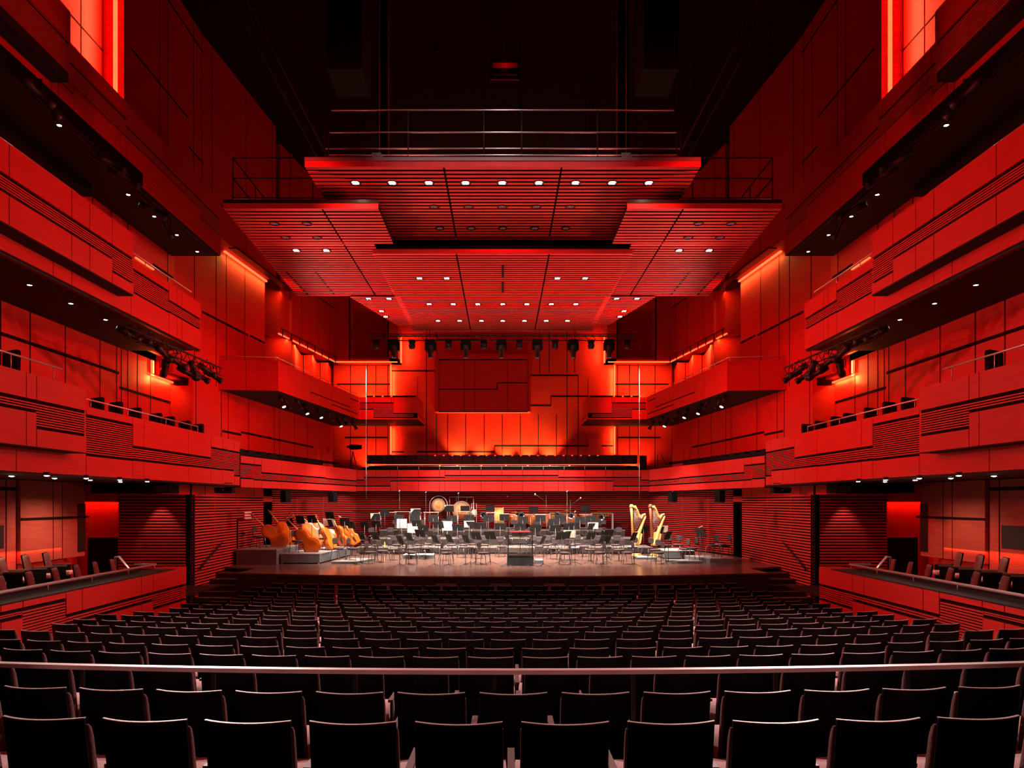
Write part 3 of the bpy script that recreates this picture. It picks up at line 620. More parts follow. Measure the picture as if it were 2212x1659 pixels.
# ------------------------------------------------------------------ canopy
HC = 7.6
cn = thing('canopy', 'large red slatted acoustic canopy hanging over the stage front', 'canopy')
def slab(name, x0, x1, y0, y1, h, pitch=.185, seams=(), parent=cn, x0b=None, x1b=None, top='blacksteel'):
    x0b = x0 if x0b is None else x0b; x1b = x1 if x1b is None else x1b
    sl, bk = MB(), MB(); n = max(1, round((y1 - y0) / pitch)); p = (y1 - y0) / n
    for i in range(n):
        ya = y0 + i * p; yb_ = ya + p * .54
        ta, tb = (ya - y0) / (y1 - y0), (yb_ - y0) / (y1 - y0)
        xs = [x0 + (x0b - x0) * ta, x1 + (x1b - x1) * ta]; xt = [x0 + (x0b - x0) * tb, x1 + (x1b - x1) * tb]
        sm = [q for q in seams if xs[0] < q < xs[1]]; e = [None] + sm + [None]
        for k in range(len(sm) + 1):
            l0 = xs[0] if k == 0 else sm[k - 1] + .025; r0 = xs[1] if k == len(sm) else sm[k] - .025
            l1 = xt[0] if k == 0 else l0; r1 = xt[1] if k == len(sm) else r0
            if r0 - l0 < .02: continue
            z0, z1 = EZ + h, EZ + h + .012
            sl.hexa([(l0, ya, z0), (r0, ya, z0), (r1, yb_, z0), (l1, yb_, z0), (l0, ya, z1), (r0, ya, z1), (r1, yb_, z1), (l1, yb_, z1)])
    sl.build('slats', 'canopy', parent)
    z0, z1 = EZ + h + .10, EZ + h + .128
    bk.hexa([(x0, y0, z0), (x1, y0, z0), (x1b, y1, z0), (x0b, y1, z0), (x0, y0, z1), (x1, y0, z1), (x1b, y1, z1), (x0b, y1, z1)]); bk.build('backing', 'groove', parent)
    if top is None: return
    e = MB(); e.box(x0, x1, y0 - .04, y0 - .003, EZ + h - .0, EZ + h + .13); e.build('front_edge', 'canopy', parent)
    e = MB(); e.box(x0, x1, y0 - .06, y0 + .1, EZ + h + .131, EZ + h + .21); e.build('top_edge', top, parent)
Yc = lambda py, h: h * F / (CY - py)
# main upper panel
slab('upper', -4.49, 4.49, Yc(362, HC), Yc(518, HC), HC, .185, (-1.34, 1.34), top='grey')
# side wings
hw = 7.15
for s in (-1, 1):
    y0, y1 = Yc(452, hw), Yc(641, hw)
    x = sorted((s * hw * .952, s * hw * .425)); xb = sorted((s * hw * 1.0, s * hw * .425))
    ym = Yc(529, hw); t0 = (ym - y0) / (y1 - y0)
    xo = hw * (.952 + (.048) * t0)
    a = sorted((s * hw * .952, s * hw * .425)); b_ = sorted((s * xo, s * hw * .425))
    sv = (s * hw * .617,)
    slab('wing', a[0], a[1], y0, ym, hw, .185, sv, x0b=b_[0], x1b=b_[1])
    a = sorted((s * xo, s * hw * .50)); b_ = sorted((s * hw * 1.0, s * hw * .50))
    slab('wing', a[0], a[1], ym + .0, y1, hw, .185, sv, x0b=b_[0], x1b=b_[1])
    # slots in the wings
    for q in (.83, .96):
        m = MB(); xx = s * hw * q * .98
        for k in range(7): m.box(xx - .03, xx + .03, Yc(588, hw) + k * .35, Yc(588, hw) + k * .35 + .2, EZ + hw - .005, EZ + hw + .01)
        m.build('slot', 'black', cn)
    # outer rear pieces
    hr = 7.1
    a = sorted((s * hr * .747, s * hr * .50)); b_ = sorted((s * hr * .60, s * hr * .50)); slab('tail', a[0], a[1], Yc(641.5, hr), Yc(703, hr), hr, .185, x0b=b_[0], x1b=b_[1], top=None)
# lower central panel and step
hl = 7.05
m = MB(); m.box(-3.55, 3.55, Yc(518, HC) + .0, Yc(518, HC) + .06, EZ + hl + .1, EZ + HC); m.build('dark_riser_board', 'black', cn)
slab('lower', -hl * .525, hl * .525, Yc(549, hl), Yc(717, hl) - .0, hl, .185, (-1.32, 1.32), top='black')
m = MB(); m.box(-.03, .03, Yc(572, hl), Yc(600, hl), EZ + hl - .012, EZ + hl + .01); m.box(-.03, .03, Yc(608, hl), Yc(632, hl), EZ + hl - .012, EZ + hl + .01); m.build('slot', 'black', cn)
m = MB()
m.box(-4.4, 4.4, Yc(362, HC) + .1, Yc(518, HC), EZ + HC + .13, EZ + HC + .2)
for s in (-1, 1): m.box(*sorted((s * 3.1, s * 6.8)), Yc(452, hw) + .1, Yc(641, hw), EZ + hw + .13, EZ + hw + .2)
m.build('deck', 'black', cn)
# guard rails on the canopy
def grail(label, runs, posts, r=.018, mt='steel'):
    t = thing('guard_rail', label, 'rail')
    for q in runs: m = MB(); m.tube(q, r, 8); m.build('rail', mt, t)
    for (a, c) in posts: m = MB(); m.tube([a, c], r * .9, 8); m.build('post', mt if mt != 'steel' else 'blacksteel', t)
    return t
yf = Yc(352, HC) + .25; z0 = EZ + HC + .2
zz = lambda py, y=yf: EZ + (CY - py) / F * y
xl = (376) / F * yf
grail('bright upper guard rail along the front top edge of the canopy',
      [[(-xl + .06, yf, zz(238)), (xl - .06, yf, zz(238))], [(-xl, yf, zz(286)), (xl, yf, zz(286))], [(-xl, yf, zz(335)), (xl, yf, zz(335))], [(-xl - .1, yf + .1, zz(316)), (xl + .1, yf + .1, zz(316))]],
      [((q, yf, z0), (q, yf, zz(238))) for q in (-xl, -xl - .09, -2.16, -.43, .43, 2.16, xl, xl + .09)])
for s in (-1, 1):
    yw = Yc(443, hw) + .3; zw = lambda py: EZ + (CY - py) / F * yw; x0, x1 = s * 583 / F * yw, s * 388 / F * yw
    grail(f'black guard rail around the {SN[s]} wing of the canopy',
          [[(x0, yw, zw(341)), (x1, yw, zw(341)), (s * 375 / F * yw, yw, zw(318))], [(x0, yw, zw(385)), (x1, yw, zw(385))], [(x0, yw, zw(428)), (x1, yw, zw(428))],
           [(x0, yw, zw(341)), (x0, yw + 4.5, zw(341) - .0)], [(x0, yw, zw(385)), (x0, yw + 4.5, zw(385))]],
          [((q, yw, EZ + hw + .2), (q, yw, zw(341))) for q in (x0, s * 488 / F * yw, s * 410 / F * yw)] + [((x0, yw + d, EZ + hw + .2), (x0, yw + d, zw(341))) for d in (1.5, 3, 4.5)], mt='blacksteel')
    t = thing('projector', f'pale box unit standing on the {SN[s]} wing of the canopy', 'equipment')
    a = at(CX + s * -0, 0, yw); x = s * 412 / F * yw
    m = MB(); m.box(x - .12, x + .12, yw + .5, yw + .8, EZ + hw + .2, EZ + hw + .42); m.build('unit', 'cream', t)
    m = MB(); x2 = s * 437 / F * yw; m.box(x2 - .3, x2 + .3, yw + .4, yw + .6, EZ + hw + .2, EZ + hw + .3); m.build('base', 'grey', t)
    t = thing('cable_bracket', f'small grey bracket with round lamps on the canopy top edge, {SN[s]}', 'bracket')
    x = s * 268 / F * yf; m = MB(); m.prism([(x - .12, yf - .1, z0), (x + .12, yf - .1, z0), (x + .07, yf - .1, z0 + .11), (x - .14, yf - .1, z0 + .11)], (0, .06, 0)); m.build('plate', 'grey', t)
    m = MB(); m.lathe([(0, 0), (.035, 0), (.035, .02), (0, .021)], Matrix.Translation((x, yf - .1, z0 + .06)) @ Matrix.Rotation(PI / 2, 4, 'X'), 12); m.build('lamp_lens', 'lensdim', t)
# canopy downlights
def downlight(px, py, h, lit, label, r=.13, group=None):
    y = Yc(py, h); x = (px - CX) / F * y; z = EZ + h
    t = thing('downlight', label, 'lamp', (x, y, z), group=group)
    m = MB(); m.lathe([(r, .104), (r, -.012), (r - .02, -.016), (r - .03, .0), (r - .035, .04), (0, .045)], None, 20); m.build('housing', 'black', t)
    m = MB()
    for (a, c) in ((-.3, -.3), (.3, -.3), (-.3, .3), (.3, .3)):
        m.lathe([(0, -.004), (r * .27, -.004), (r * .27, .02), (0, .021)], Matrix.Translation((a * r, c * r, 0)), 12)
    m.build('lens_cluster', 'lens' if lit else 'lensdim', t)
    return t
for i in range(9): downlight(768 + i * 79.2, 395, HC, True, f'lit canopy downlight, {ORD[i]} from the left in the front row')
for i, x in enumerate((938, 1012, 1085, 1158, 1232)): downlight(x, 447, HC, False, f'unlit canopy downlight, {ORD[i]} from the left in the second row')
for i, x in enumerate((950, 1018, 1086, 1155, 1222)): downlight(x, 493, HC, False, f'unlit canopy downlight, {ORD[i]} from the left in the third row')
for s in (-1, 1):
    for k, (dx, py, lit) in enumerate(((493, 483, 0), (423, 483, 0), (469, 513, 0), (401, 513, 0), (446, 541, 1), (381, 541, 1))):
        downlight(CX + s * dx, py, hw, bool(lit), f'{"lit" if lit else "unlit"} downlight in the {SN[s]} canopy wing, {("outer", "inner")[k % 2]} one of the {ORD[k // 2]} pair')
    for k, (dx, py) in enumerate(((290, 645), (246, 645), (262, 672), (253, 684))):
        downlight(CX + s * dx, py, hr, True, f'lit downlight on the {SN[s]} rear tail of the canopy, {ORD[k]} from the front')
for i, x in enumerate((906, 965, 1204, 1264)): downlight(x, 601, hl, True, f'lit downlight, {ORD[i]} from the left in the row at the middle of the lower canopy')
for i, x in enumerate((927, 979, 1032, 1086, 1138, 1191, 1244)): downlight(x, 657, hl, True, f'lit downlight, {ORD[i]} from the left in the second last canopy row')
for i, x in enumerate((946, 993, 1040, 1086, 1133, 1180, 1226)): downlight(x, 693, hl, True, f'lit downlight, {ORD[i]} from the left in the last canopy row')
# soffit downlights of the side balconies
for s in (-1, 1):
    for k, (px, py, h) in enumerate(((128, 270, 8.28), (277, 420, 8.28), (333, 467, 8.28), (382, 507, 8.28), (426, 543, 8.28))):
        y = Yc(py, h); x = s * (CX - px) / F * y; t = thing('downlight', f'small lit lamp in the highest balcony soffit on the {SN[s]}, {ORD[k]} from the camera', 'lamp', (x, y, EZ + h))
        m = MB(); m.lathe([(.07, .06), (.07, -.012), (.05, -.014), (.05, .01)], None, 16); m.build('ring', 'blacksteel', t); m = MB(); m.lathe([(0, -.012), (.045, -.01), (.045, .01), (0, .011)], None, 16); m.build('lens', 'lens', t)
    for k, (px, py, h) in enumerate(((64, 615, 4.75), (153, 655, 4.75), (228, 690, 4.75))):
        y = Yc(py, h); x = s * (CX - px) / F * y; t = thing('downlight', f'small lit lamp in the middle balcony soffit on the {SN[s]}, {ORD[k]} from the camera', 'lamp', (x, y, EZ + h))
        m = MB(); m.lathe([(.07, .06), (.07, -.012), (.05, -.014), (.05, .01)], None, 16); m.build('ring', 'blacksteel', t); m = MB(); m.lathe([(0, -.012), (.045, -.01), (.045, .01), (0, .011)], None, 16); m.build('lens', 'lens', t)
    pts = [(25, 1027), (101, 1026), (118, 1032), (186, 1032), (195, 1036), (259, 1035.5), (260, 1039.5), (318, 1039)]
    for k, (px, py) in enumerate(pts):
        h = .54; y = Yc(py, h); y = min(max(y, 9), 21); x = s * min(11.6, (CX - px) / F * y); t = thing('downlight', f'small lit lamp under the lowest balcony on the {SN[s]}, {ORD[k]} from the camera', 'lamp', (x, y, EZ + h))
        m = MB(); m.lathe([(.06, .06), (.06, -.012), (.05, -.014), (.05, .01)], None, 16); m.build('ring', 'blacksteel', t); m = MB(); m.lathe([(0, -.03), (.045, -.02), (.045, .01), (0, .011)], None, 16); m.build('lens', 'lens', t)
    for (y, p) in ((11, 150), (14.5, 170), (18, 170)):
        lamp('SPOT', s * 11.0, y, EZ + .5, p * (1.7 if s < 0 else .9), (1, .72, .5), (s * 11.9, y, EZ - 3), 125, .9, .05, 'box_light')
    lamp('SPOT', s * 11.3, 21.75, EZ + .45, 110, (1, .6, .5), (s * 11.3, 22.3, EZ - 3.0), 60, .5, .03, 'slat_light')
# ------------------------------------------------------------------ auditorium floor, stage, side boxes
ZK = [3.4, 4.4, 5.5, 6.6, 7.6, 8.6, 9.6, 10.5, 11.4, 12.3, 13.2, 14.2, 15.1, 15.9, 16.8, 17.8, 18.9, 20.1]
YT = [1562, 1498, 1449, 1420, 1401, 1382, 1366, 1355, 1343, 1335, 1325, 1315, 1308, 1301, 1295, 1285, 1276, 1266]
DR = [(y - CY) * z / F for y, z in zip(YT, ZK)]
def drop(r):
    if r <= ZK[0]: return DR[0] + (r - ZK[0]) * .12
    for i in range(17):
        if r <= ZK[i + 1]: t = (r - ZK[i]) / (ZK[i + 1] - ZK[i]); return DR[i] + (DR[i + 1] - DR[i]) * t
    return DR[17]
SH = .90
b = MB(); nx, ny = 32, 60; P = []
for j in range(ny + 1):
    y = -3 + 29.5 * j / ny; P.append([(-12.6 + 25.2 * i / nx, y, EZ - drop(y - (-12.6 + 25.2 * i / nx) ** 2 / 70 + .2) - SH) for i in range(nx + 1)])
i0 = 0
for r in P: b.v += r
for j in range(ny):
    for i in range(nx): b.f.append((j * (nx + 1) + i, j * (nx + 1) + i + 1, (j + 1) * (nx + 1) + i + 1, (j + 1) * (nx + 1) + i)); b.m.append(0); b.sm.append(True)
struct('floor', b, 'floor')
# stage
SD = 2.4
arc = [(x, 21.6 + x * x / 74) for x in [-9 + k * 1.0 for k in range(19)]]
poly = [(-10.29, 38), (-10.29, 24.9), (-8.9, 24.2)] + arc + [(8.9, 24.2), (10.29, 24.9), (10.29, 38)]
b = MB(); b.prism([(x, y, EZ - SD) for x, y in poly], (0, 0, -.06)); struct('floor', b, 'stage')
b = MB()
for (p, q) in zip(poly[2:-3] + [poly[-3]], poly[3:-2]):
    b.prism([(p[0], p[1] + .02, EZ - SD - .06), (q[0], q[1] + .02, EZ - SD - .06), (q[0], q[1] + .02, EZ - 3.7), (p[0], p[1] + .02, EZ - 3.7)], (0, .08, 0))
struct('wall_front', b, 'stagefront')
b = MB()
for (p, q) in zip(arc[:-1], arc[1:]): b.prism([(p[0], p[1] - .015, EZ - SD), (q[0], q[1] - .015, EZ - SD), (q[0], q[1] - .015, EZ - SD - .04), (p[0], p[1] - .015, EZ - SD - .04)], (0, .03, 0))
struct('trim_4', b, 'stage')
for i, px in enumerate((731, 847, 965, 1081, 1196, 1314, 1430)):
    x = (px - CX) / F * 21.9; y = 21.6 + x * x / 74 - .075; m = MB(); m.box(x - .33, x + .33, y, y + .03, at(0, 1300, y).z, at(0, 1261, y).z)
    tag(m.build('front_panel', 'uphol'), f'pale brown panel low on the dark stage front, {ORD[i]} from the left', 'panel')
for s in (-1, 1):
    t = thing('stage_stair', f'dark steps up to the stage on the {SN[s]}, beside the slatted wall', 'stairs')
    for k, (y, d) in enumerate(((24.2, 2.55), (23.7, 2.71), (23.25, 2.87), (22.85, 3.03), (22.5, 3.19))):
        m = MB(); m.box(*sorted((s * 9.02, s * 10.28)), y - .1, y + .5, EZ - d - .16, EZ - d); m.build('step', 'stagefront', t)
        m = MB(); m.box(*sorted((s * 9.02, s * 10.2)), y - .115, y - .1, EZ - d - .02, EZ - d + .003); m.build('nosing', 'riser_top', t)
    t = thing('handrail', f'slanted dark handrail on the slatted wall by the {SN[s]} stage steps', 'handrail')
    m = MB(); p0 = at(CX - 606, 1172, 10.2 * F / 606); p1 = at(CX - 655, 1231, 10.2 * F / 655)
    if s > 0: p0.x, p1.x = -p0.x, -p1.x
    m.tube([p0, p1], .025, 8); m.build('rail', 'blacksteel', t)
    for p in (p0.lerp(p1, .15), p0.lerp(p1, .85)): m = MB(); m.tube([p, (s * 10.3, p.y, p.z - .03)], .012, 6); m.build('bracket', 'blacksteel', t)
# side boxes
for S in (-1, 1):
    sn = SN[S]; P = Pl(-7.8, 0, -7.8, 40, (1, 0)); W = 7.8; u = P.u
    t = thing('side_box', f'red parapet of the {sn} side box along the stalls, with a dark coping', 'parapet')
    def c(a, b_, st): return (u(a) if a is not None else 1.5, u(b_), [(-p * W, -q * W, k) for (p, q, k) in st])
    bt = .47
    cols = [c(-900, 2, [(bt, .239, 'w'), (.239, .2234, 's'), (.2234, .207, 'w')]), c(2, 50, [(bt, .239, 'w'), (.239, .2234, 's'), (.2234, .207, 'w')]),
            c(50, 143, [(bt, .32, 'w'), (.32, .2234, 's'), (.2234, .207, 'w')]), c(143, 178, [(bt, .2815, 'w'), (.2815, .261, 's'), (.261, .207, 'w')]),
            c(178, 305.5, [(bt, .2815, 'w'), (.2815, .261, 's'), (.261, .207, 'w')]), c(305.5, 331, [(bt, .2815, 'w'), (.2815, .261, 's'), (.261, .207, 'w')]),
            c(331, 403, [(bt, .307, 'w'), (.307, .261, 's'), (.261, .207, 'w')])]
    fascia(t, P, cols, depth=.2, pitch=.05)
    m = MB(); pbox(m, P, 1.5, u(349) + .6, -.207 * W, -.2045 * W, -.56, .01); m.build('coping', 'blacksteel', t)
    m = MB(); pbox(m, P, u(349) + .6, u(403), -.207 * W, -.2045 * W, -.56, .0); m.build('coping_end', 'wood', t)
    m = MB(); pbox(m, P, 1.5, u(349), -.2045 * W, -.2045 * W + .06, -.53, -.5); m.build('upstand', 'blacksteel', t)
    hr = -.1805 * 8.2
    m = MB(); m.tube([P.pt(q, hr, -.4) for q in (1.5, u(345) + .6)], .028, 8); m.build('handrail', 'steel', t)
    m = MB(); m.tube([P.pt(u(345) + .6, hr, -.4), P.pt(u(345) + .6, hr, -.9)], .028, 8); m.build('handrail_end', 'steel', t)
    for q in (12.1, 13.4, 14.7, 15.8): m = MB(); m.tube([P.pt(q, -.2045 * W, -.4), P.pt(q, hr, -.4)], .012, 6); m.build('post', 'steel', t)
    m = MB(); pbox(m, P, 1.5, 19.0, -2.41, -2.37, -2.6, -.2); pbox(m, P, 1.5, 19.0, -2.38, -2.15, -4.8, -2.6); struct('floor', m, 'floor')
    m = MB(); pbox(m, P, 16.45, 16.56, -3.6, -.207 * W, -.9, -.2); struct('wall_' + sn, m, 'wood')
    t = thing('stair_handrail', f'bent steel handrail of the steps behind the {sn} side box', 'handrail')
    q = [(249, 1238), (249, 1203), (258, 1203), (285, 1236)]; yy = [19.4, 19.4, 19.2, 18.2]
    m = MB(); pp = [at(px, py, y) for (px, py), y in zip(q, yy)]
    for p in pp: p.x = p.x * -S
    m.tube([pp[0], pp[1], pp[2], pp[3]], .03, 8); m.build('rail', 'steel', t)
    # ceiling-mounted black duct and loudspeakers
    yv = 20.0; a = at(197, 1065, yv); c2 = at(345, 1040, yv)
    m = MB(); m.box(*sorted((-S * a.x, -S * c2.x)), yv, yv + 1.2, a.z, EZ + .54); tag(m.build('ceiling_duct', 'black'), f'long black box under the ceiling of the {sn} side box', 'duct')
    t = thing('loudspeaker', f'tilted black loudspeaker under the lowest balcony, beside the long box on the {sn}', 'loudspeaker')
    a = at(348, 1052, 19.2); m = MB(); mx = Matrix.Translation((-S * a.x, 19.2, a.z)) @ Matrix.Rotation(math.radians(-S * 25), 4, 'Z') @ Matrix.Rotation(math.radians(25), 4, 'X')
    m.obox(mx, -.2, .2, -.15, .15, -.13, .13); m.build('cabinet', 'black', t); m = MB(); m.obox(mx, -.17, .17, -.16, -.151, -.1, .1); m.build('grille', 'blacksteel', t)
    m = MB(); m.tube([(-S * a.x, 19.2, a.z), (-S * a.x, 19.2, EZ + .55)], .015, 6); m.build('bracket', 'blacksteel', t)
    t = thing('loudspeaker', f'wide black loudspeaker hanging over the slatted wall corner on the {sn}', 'loudspeaker')
    y = 22.9; a = at(487, 1059, y); x = -S * a.x; m = MB(); m.prism([(x - .28, y - .2, a.z - .1), (x + .28, y - .2, a.z - .1), (x + .31, y - .2, a.z + .06), (x + .24, y - .2, a.z + .1), (x - .31, y - .2, a.z + .09)], (0, .3, 0)); m.build('cabinet', 'black', t)
    m = MB(); m.tube([(x - .22, y, a.z + .05), (x - .22, y, a.z + .24), (x + .22, y, a.z + .24), (x + .22, y, a.z + .05)], .015, 6); m.build('yoke', 'blacksteel', t)
    m = MB(); m.box(x - .02, x + .02, y - .205, y - .199, a.z - .01, a.z + .02); m.build('badge', 'steel', t)
    for k, (px, py, y, wd) in enumerate(((617, 1072, 25.6, .13), (719, 1074, 31.0, .16))):
        a = at(px, py, y); x = -S * a.x
        t = thing('loudspeaker', f'slim upright black loudspeaker under the balcony edge, {("nearer", "farther")[k]} one on the {sn} of the stage', 'loudspeaker')
        m = MB(); mx = Matrix.Translation((x, y, a.z)) @ Matrix.Rotation(math.radians(S * 25), 4, 'Z'); m.obox(mx, -wd, wd, -.14, .14, -.23, .22); m.build('cabinet', 'black', t)
        m = MB(); m.obox(mx, -wd + .02, wd - .02, -.15, -.141, -.2, .2); m.build('grille', 'black', t)
        m = MB(); m.tube([(x, y, a.z + .2), (x, y, EZ + .5)], .02, 6); m.build('bracket', 'blacksteel', t)
S = -1
# fluted dark double rail in front of the third row
t = thing('cross_aisle_rail', 'long bright steel rail crossing the stalls between the second and third nearest rows', 'rail')
rail = [(x, 4.95 + x * x / 70, EZ - 366 * 4.95 / F) for x in [-4.4 + .4 * k for k in range(23)]]
m = MB()
R_ = []
for p in rail: R_.append([(p[0], p[1] - .03, p[2] - .018), (p[0], p[1] + .03, p[2] - .018), (p[0], p[1] + .03, p[2] + .014), (p[0], p[1] - .03, p[2] + .014)])
m.rings(R_, smooth=False); m.build('rail', 'steel', t)
for px in (-150, 155, 455, 768, 1068, 1368, 1680, 1980, 2290):
    x = (px - CX) / F * 4.97; y = 4.95 + x * x / 70; m = MB(); m.box(x - .015, x + .015, y - .01, y + .01, EZ - drop(4.95) - SH, rail[0][2] - .018); m.build('post', 'blacksteel', t)

# ------------------------------------------------------------------ auditorium seats
def seat_parts(t=None, small=False):
    """origin on the floor under the shell; faces +Y"""
    out = []
    def P_(mb, name, mt):
        if t is not None: return mb.build(name, mt, t)
        out.append((mb, mt))
    def shell_pt(u, v, d=0.):       # u -1..1, v 0..1
        z = .16 + (SH - .16) * v; y = .10 - .10 * v - (1 - u * u) * .052 + d - .0
        return (u * .222, y, z)
    m = MB(); n = 6 if small else 10
    fr = [[shell_pt(-1 + 2 * i / n, v, 0) for i in range(n + 1)] for v in (0, .5, 1)]
    bk = [[shell_pt(-1 + 2 * i / n, v, .014) for i in range(n + 1)] for v in (0, .5, 1)]
    rings = [fr[k] + bk[k][::-1] for k in range(3)]; m.rings(rings, smooth=False); P_(m, 'back_shell', 'shell')
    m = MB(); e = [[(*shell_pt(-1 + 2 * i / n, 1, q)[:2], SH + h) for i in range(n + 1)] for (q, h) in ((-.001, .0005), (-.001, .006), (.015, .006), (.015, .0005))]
    m.rings([[e[j][i] for j in range(4)] for i in range(n + 1)], smooth=False); P_(m, 'top_edge', 'rim')  # edge strip, its highlight put into the colour
    m = MB(); R2 = []
    for v in (.30, .36, .6, .85, .92, .95):
        th = {.30: .05, .36: .075, .6: .08, .85: .07, .92: .05, .95: .02}[v]; ring = []
        for (uu, f) in ((-1.0, .0), (-1.0, .55), (-.93, .9), (-.8, 1), (0, 1), (.8, 1), (.93, .9), (1.0, .55), (1.0, 0), (0, 0)):
            x, y, z = shell_pt(max(-1, min(1, uu)), v, .016); ring.append((x * 1.02, y + th * f, z))
        R2.append(ring)
    m.rings(R2); P_(m, 'back_cushion', 'uphol')
    m = MB(); R3 = []
    for (y, z0, z1) in ((.12, .36, .42), (.14, .35, .48), (.40, .37, .50), (.56, .38, .50), (.60, .40, .47)):
        R3.append([(-.232, y, z0), (.232, y, z0), (.245, y, (z0 + z1) / 2), (.236, y, z1), (0, y, z1 - .005), (-.236, y, z1), (-.245, y, (z0 + z1) / 2)])
    m.rings(R3); P_(m, 'seat_cushion', 'cushion')
    if not small:
        m = MB(); m.box(.247, .287, .12, .42, .60, .622); P_(m, 'armrest', 'armrest')
        m = MB(); m.prism([(.258, .14, 0), (.258, .30, 0), (.258, .22, .60), (.258, .16, .60)], (.018, 0, 0)); P_(m, 'side_panel', 'shell')
    else:
        m = MB(); m.prism([(.255, .14, 0), (.255, .26, 0), (.255, .26, .60), (.255, .14, .60)], (.02, 0, 0)); P_(m, 'side_panel', 'shell')
    return out
PH = [-.223, .07, -.134, -.12, -.10, .07, -.213, .04, -.17, .06, -.2, .07, -.19, .06, -.2, .08, -.18, .05]
proto = {}
stuff_mb = MB(); count = 0
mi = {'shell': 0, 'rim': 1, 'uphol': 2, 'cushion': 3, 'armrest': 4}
for k in range(18):
    n0 = int(-8 / .54); spots = []
    for q in range(n0, -n0 + 1):
        x = PH[k] + q * .54; y = ZK[k] + x * x / 70
        if abs(x) > 7.2: continue
        px = CX + x / y * F
        if px < -130 or px > 2340: continue
        if k == 2 and abs(px - 1104) < 40: continue
        spots.append((x, y))
    for i, (x, y) in enumerate(spots):
        z = EZ - DR[k] - SH; rz = x / 35
        if count < 300:
            lab = f'black-backed theatre seat, {ORD[k]} row from the camera, {ORD[i]} seat from the left'
            key = 'near' if k < 10 else 'far'
            if key not in proto:
                t = thing('theatre_seat', lab, 'seat', (x, y, z), rz, 'black-backed seats of the stalls'); seat_parts(t, key == 'far'); proto[key] = t
            else: dup(proto[key], (x, y, z), rz, lab, 'black-backed seats of the stalls')
            count += 1
        else:
            mx = Matrix.Translation((x, y, z)) @ Matrix.Rotation(rz, 4, 'Z')
            for (mb, mt) in seat_parts(None, True):
                o_ = len(stuff_mb.v); stuff_mb.v += [tuple(mx @ Vector(p)) for p in mb.v]
                stuff_mb.f += [tuple(o_ + j for j in f) for f in mb.f]; stuff_mb.m += [mi[mt]] * len(mb.f); stuff_mb.sm += mb.sm
if stuff_mb.v:
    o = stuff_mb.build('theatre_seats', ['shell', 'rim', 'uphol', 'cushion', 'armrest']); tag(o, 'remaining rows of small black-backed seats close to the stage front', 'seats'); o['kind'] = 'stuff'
# seats in the side boxes
def box_seat(t):
    m = MB(); R2 = []
    for (z, y, w_, th) in ((.42, .0, .20, .07), (.5, -.01, .22, .09), (.7, -.05, .22, .09), (.86, -.08, .215, .08), (.92, -.095, .19, .05)):
        R2.append([(w_ * math.cos(a) if abs(math.cos(a)) < .9 else w_ * math.copysign(1, math.cos(a)), y + th * .5 * math.sin(a) + .03, z) for a in [PI / 8 + j * PI / 4 for j in range(8)]])
    m.rings(R2); m.build('back_cushion', 'uphol', t)
    m = MB(); m.obox(Matrix.Translation((0, -.02, .64)) @ Matrix.Rotation(math.radians(10), 4, 'X'), -.215, .215, -.035, -.02, -.3, .3); m.build('back_shell', 'shell', t)
    m = MB(); R3 = [[(-.22, y, z0), (.22, y, z0), (.23, y, (z0 + z1) / 2), (.215, y, z1), (-.215, y, z1), (-.23, y, (z0 + z1) / 2)] for (y, z0, z1) in ((.05, .36, .45), (.25, .36, .47), (.45, .37, .47), (.5, .39, .44))]
    m.rings(R3); m.build('seat_cushion', 'cushion', t)
    for s in (-1, 1):
        m = MB(); m.box(s * .265 - .02, s * .265 + .02, -.02, .40, 0, .60); m.build('side_panel', 'shell', t)
        m = MB(); m.box(s * .265 - .03, s * .265 + .03, -.02, .42, .60, .63); m.build('armrest', 'armrest', t)
pr = None
for S in (-1, 1):
    for (row, X, hz, ys) in (('rear', -10.95, -2.15, (11.2, 12.1, 13.0, 13.9, 14.75, 15.5, 16.2)), ('front', -9.75, -2.37, (10.6, 11.4, 12.3, 13.1, 13.9, 14.7, 15.45, 16.15, 16.85))):
        for i, y in enumerate(ys):
            lab = f'dusty brown seat in the {row} row of the {SN[S]} side box, {ORD[i]} from the camera'
            rz = S * math.radians(68) * 1.0
            loc = (-S * X, y, EZ + hz)
            if pr is None: pr = thing('box_seat', lab, 'seat', loc, rz, 'upholstered seats of the side boxes'); box_seat(pr)
            else: dup(pr, loc, rz, lab, 'upholstered seats of the side boxes')
S = -1

bs = None
for S in (-1, 1):
    for i, (px, py) in enumerate(((205, 872), (246, 881), (287, 893), (333, 904), (361, 911), (396, 920), (425, 926), (18, 774))):
        y = 10.3 * F / (CX - px) if px > 30 else 9.6 * F / (CX - px); x = -S * -(10.3 if px > 30 else 9.6); top = (CY - py) / F * y + .16; fl_ = .62 if px > 30 else 1.1
        lab = f'black seat over the lowest balcony rail on the {SN[S]}, {ORD[i]} from the camera' if i < 7 else f'lone black seat over the near section of the lowest balcony on the {SN[S]}'
        t = thing('gallery_chair', lab, 'seat', (S * (10.3 if px > 30 else 9.6), y, EZ + fl_), S * .45, 'black seats behind the lowest balcony rails')
        h = top - fl_; m = MB(); m.prism([(-.24, 0, .3), (.24, 0, .3), (.25, .02, h - .05), (.2, .03, h), (-.2, .03, h), (-.25, .02, h - .05)], (0, .07, 0)); m.build('backrest', 'black', t)
        m = MB(); m.box(-.23, .23, .07, .5, .3, .42); m.build('seat', 'uphol', t); m = MB(); m.box(-.2, .2, .05, .4, 0, .3); m.build('base', 'black', t)
S = -1

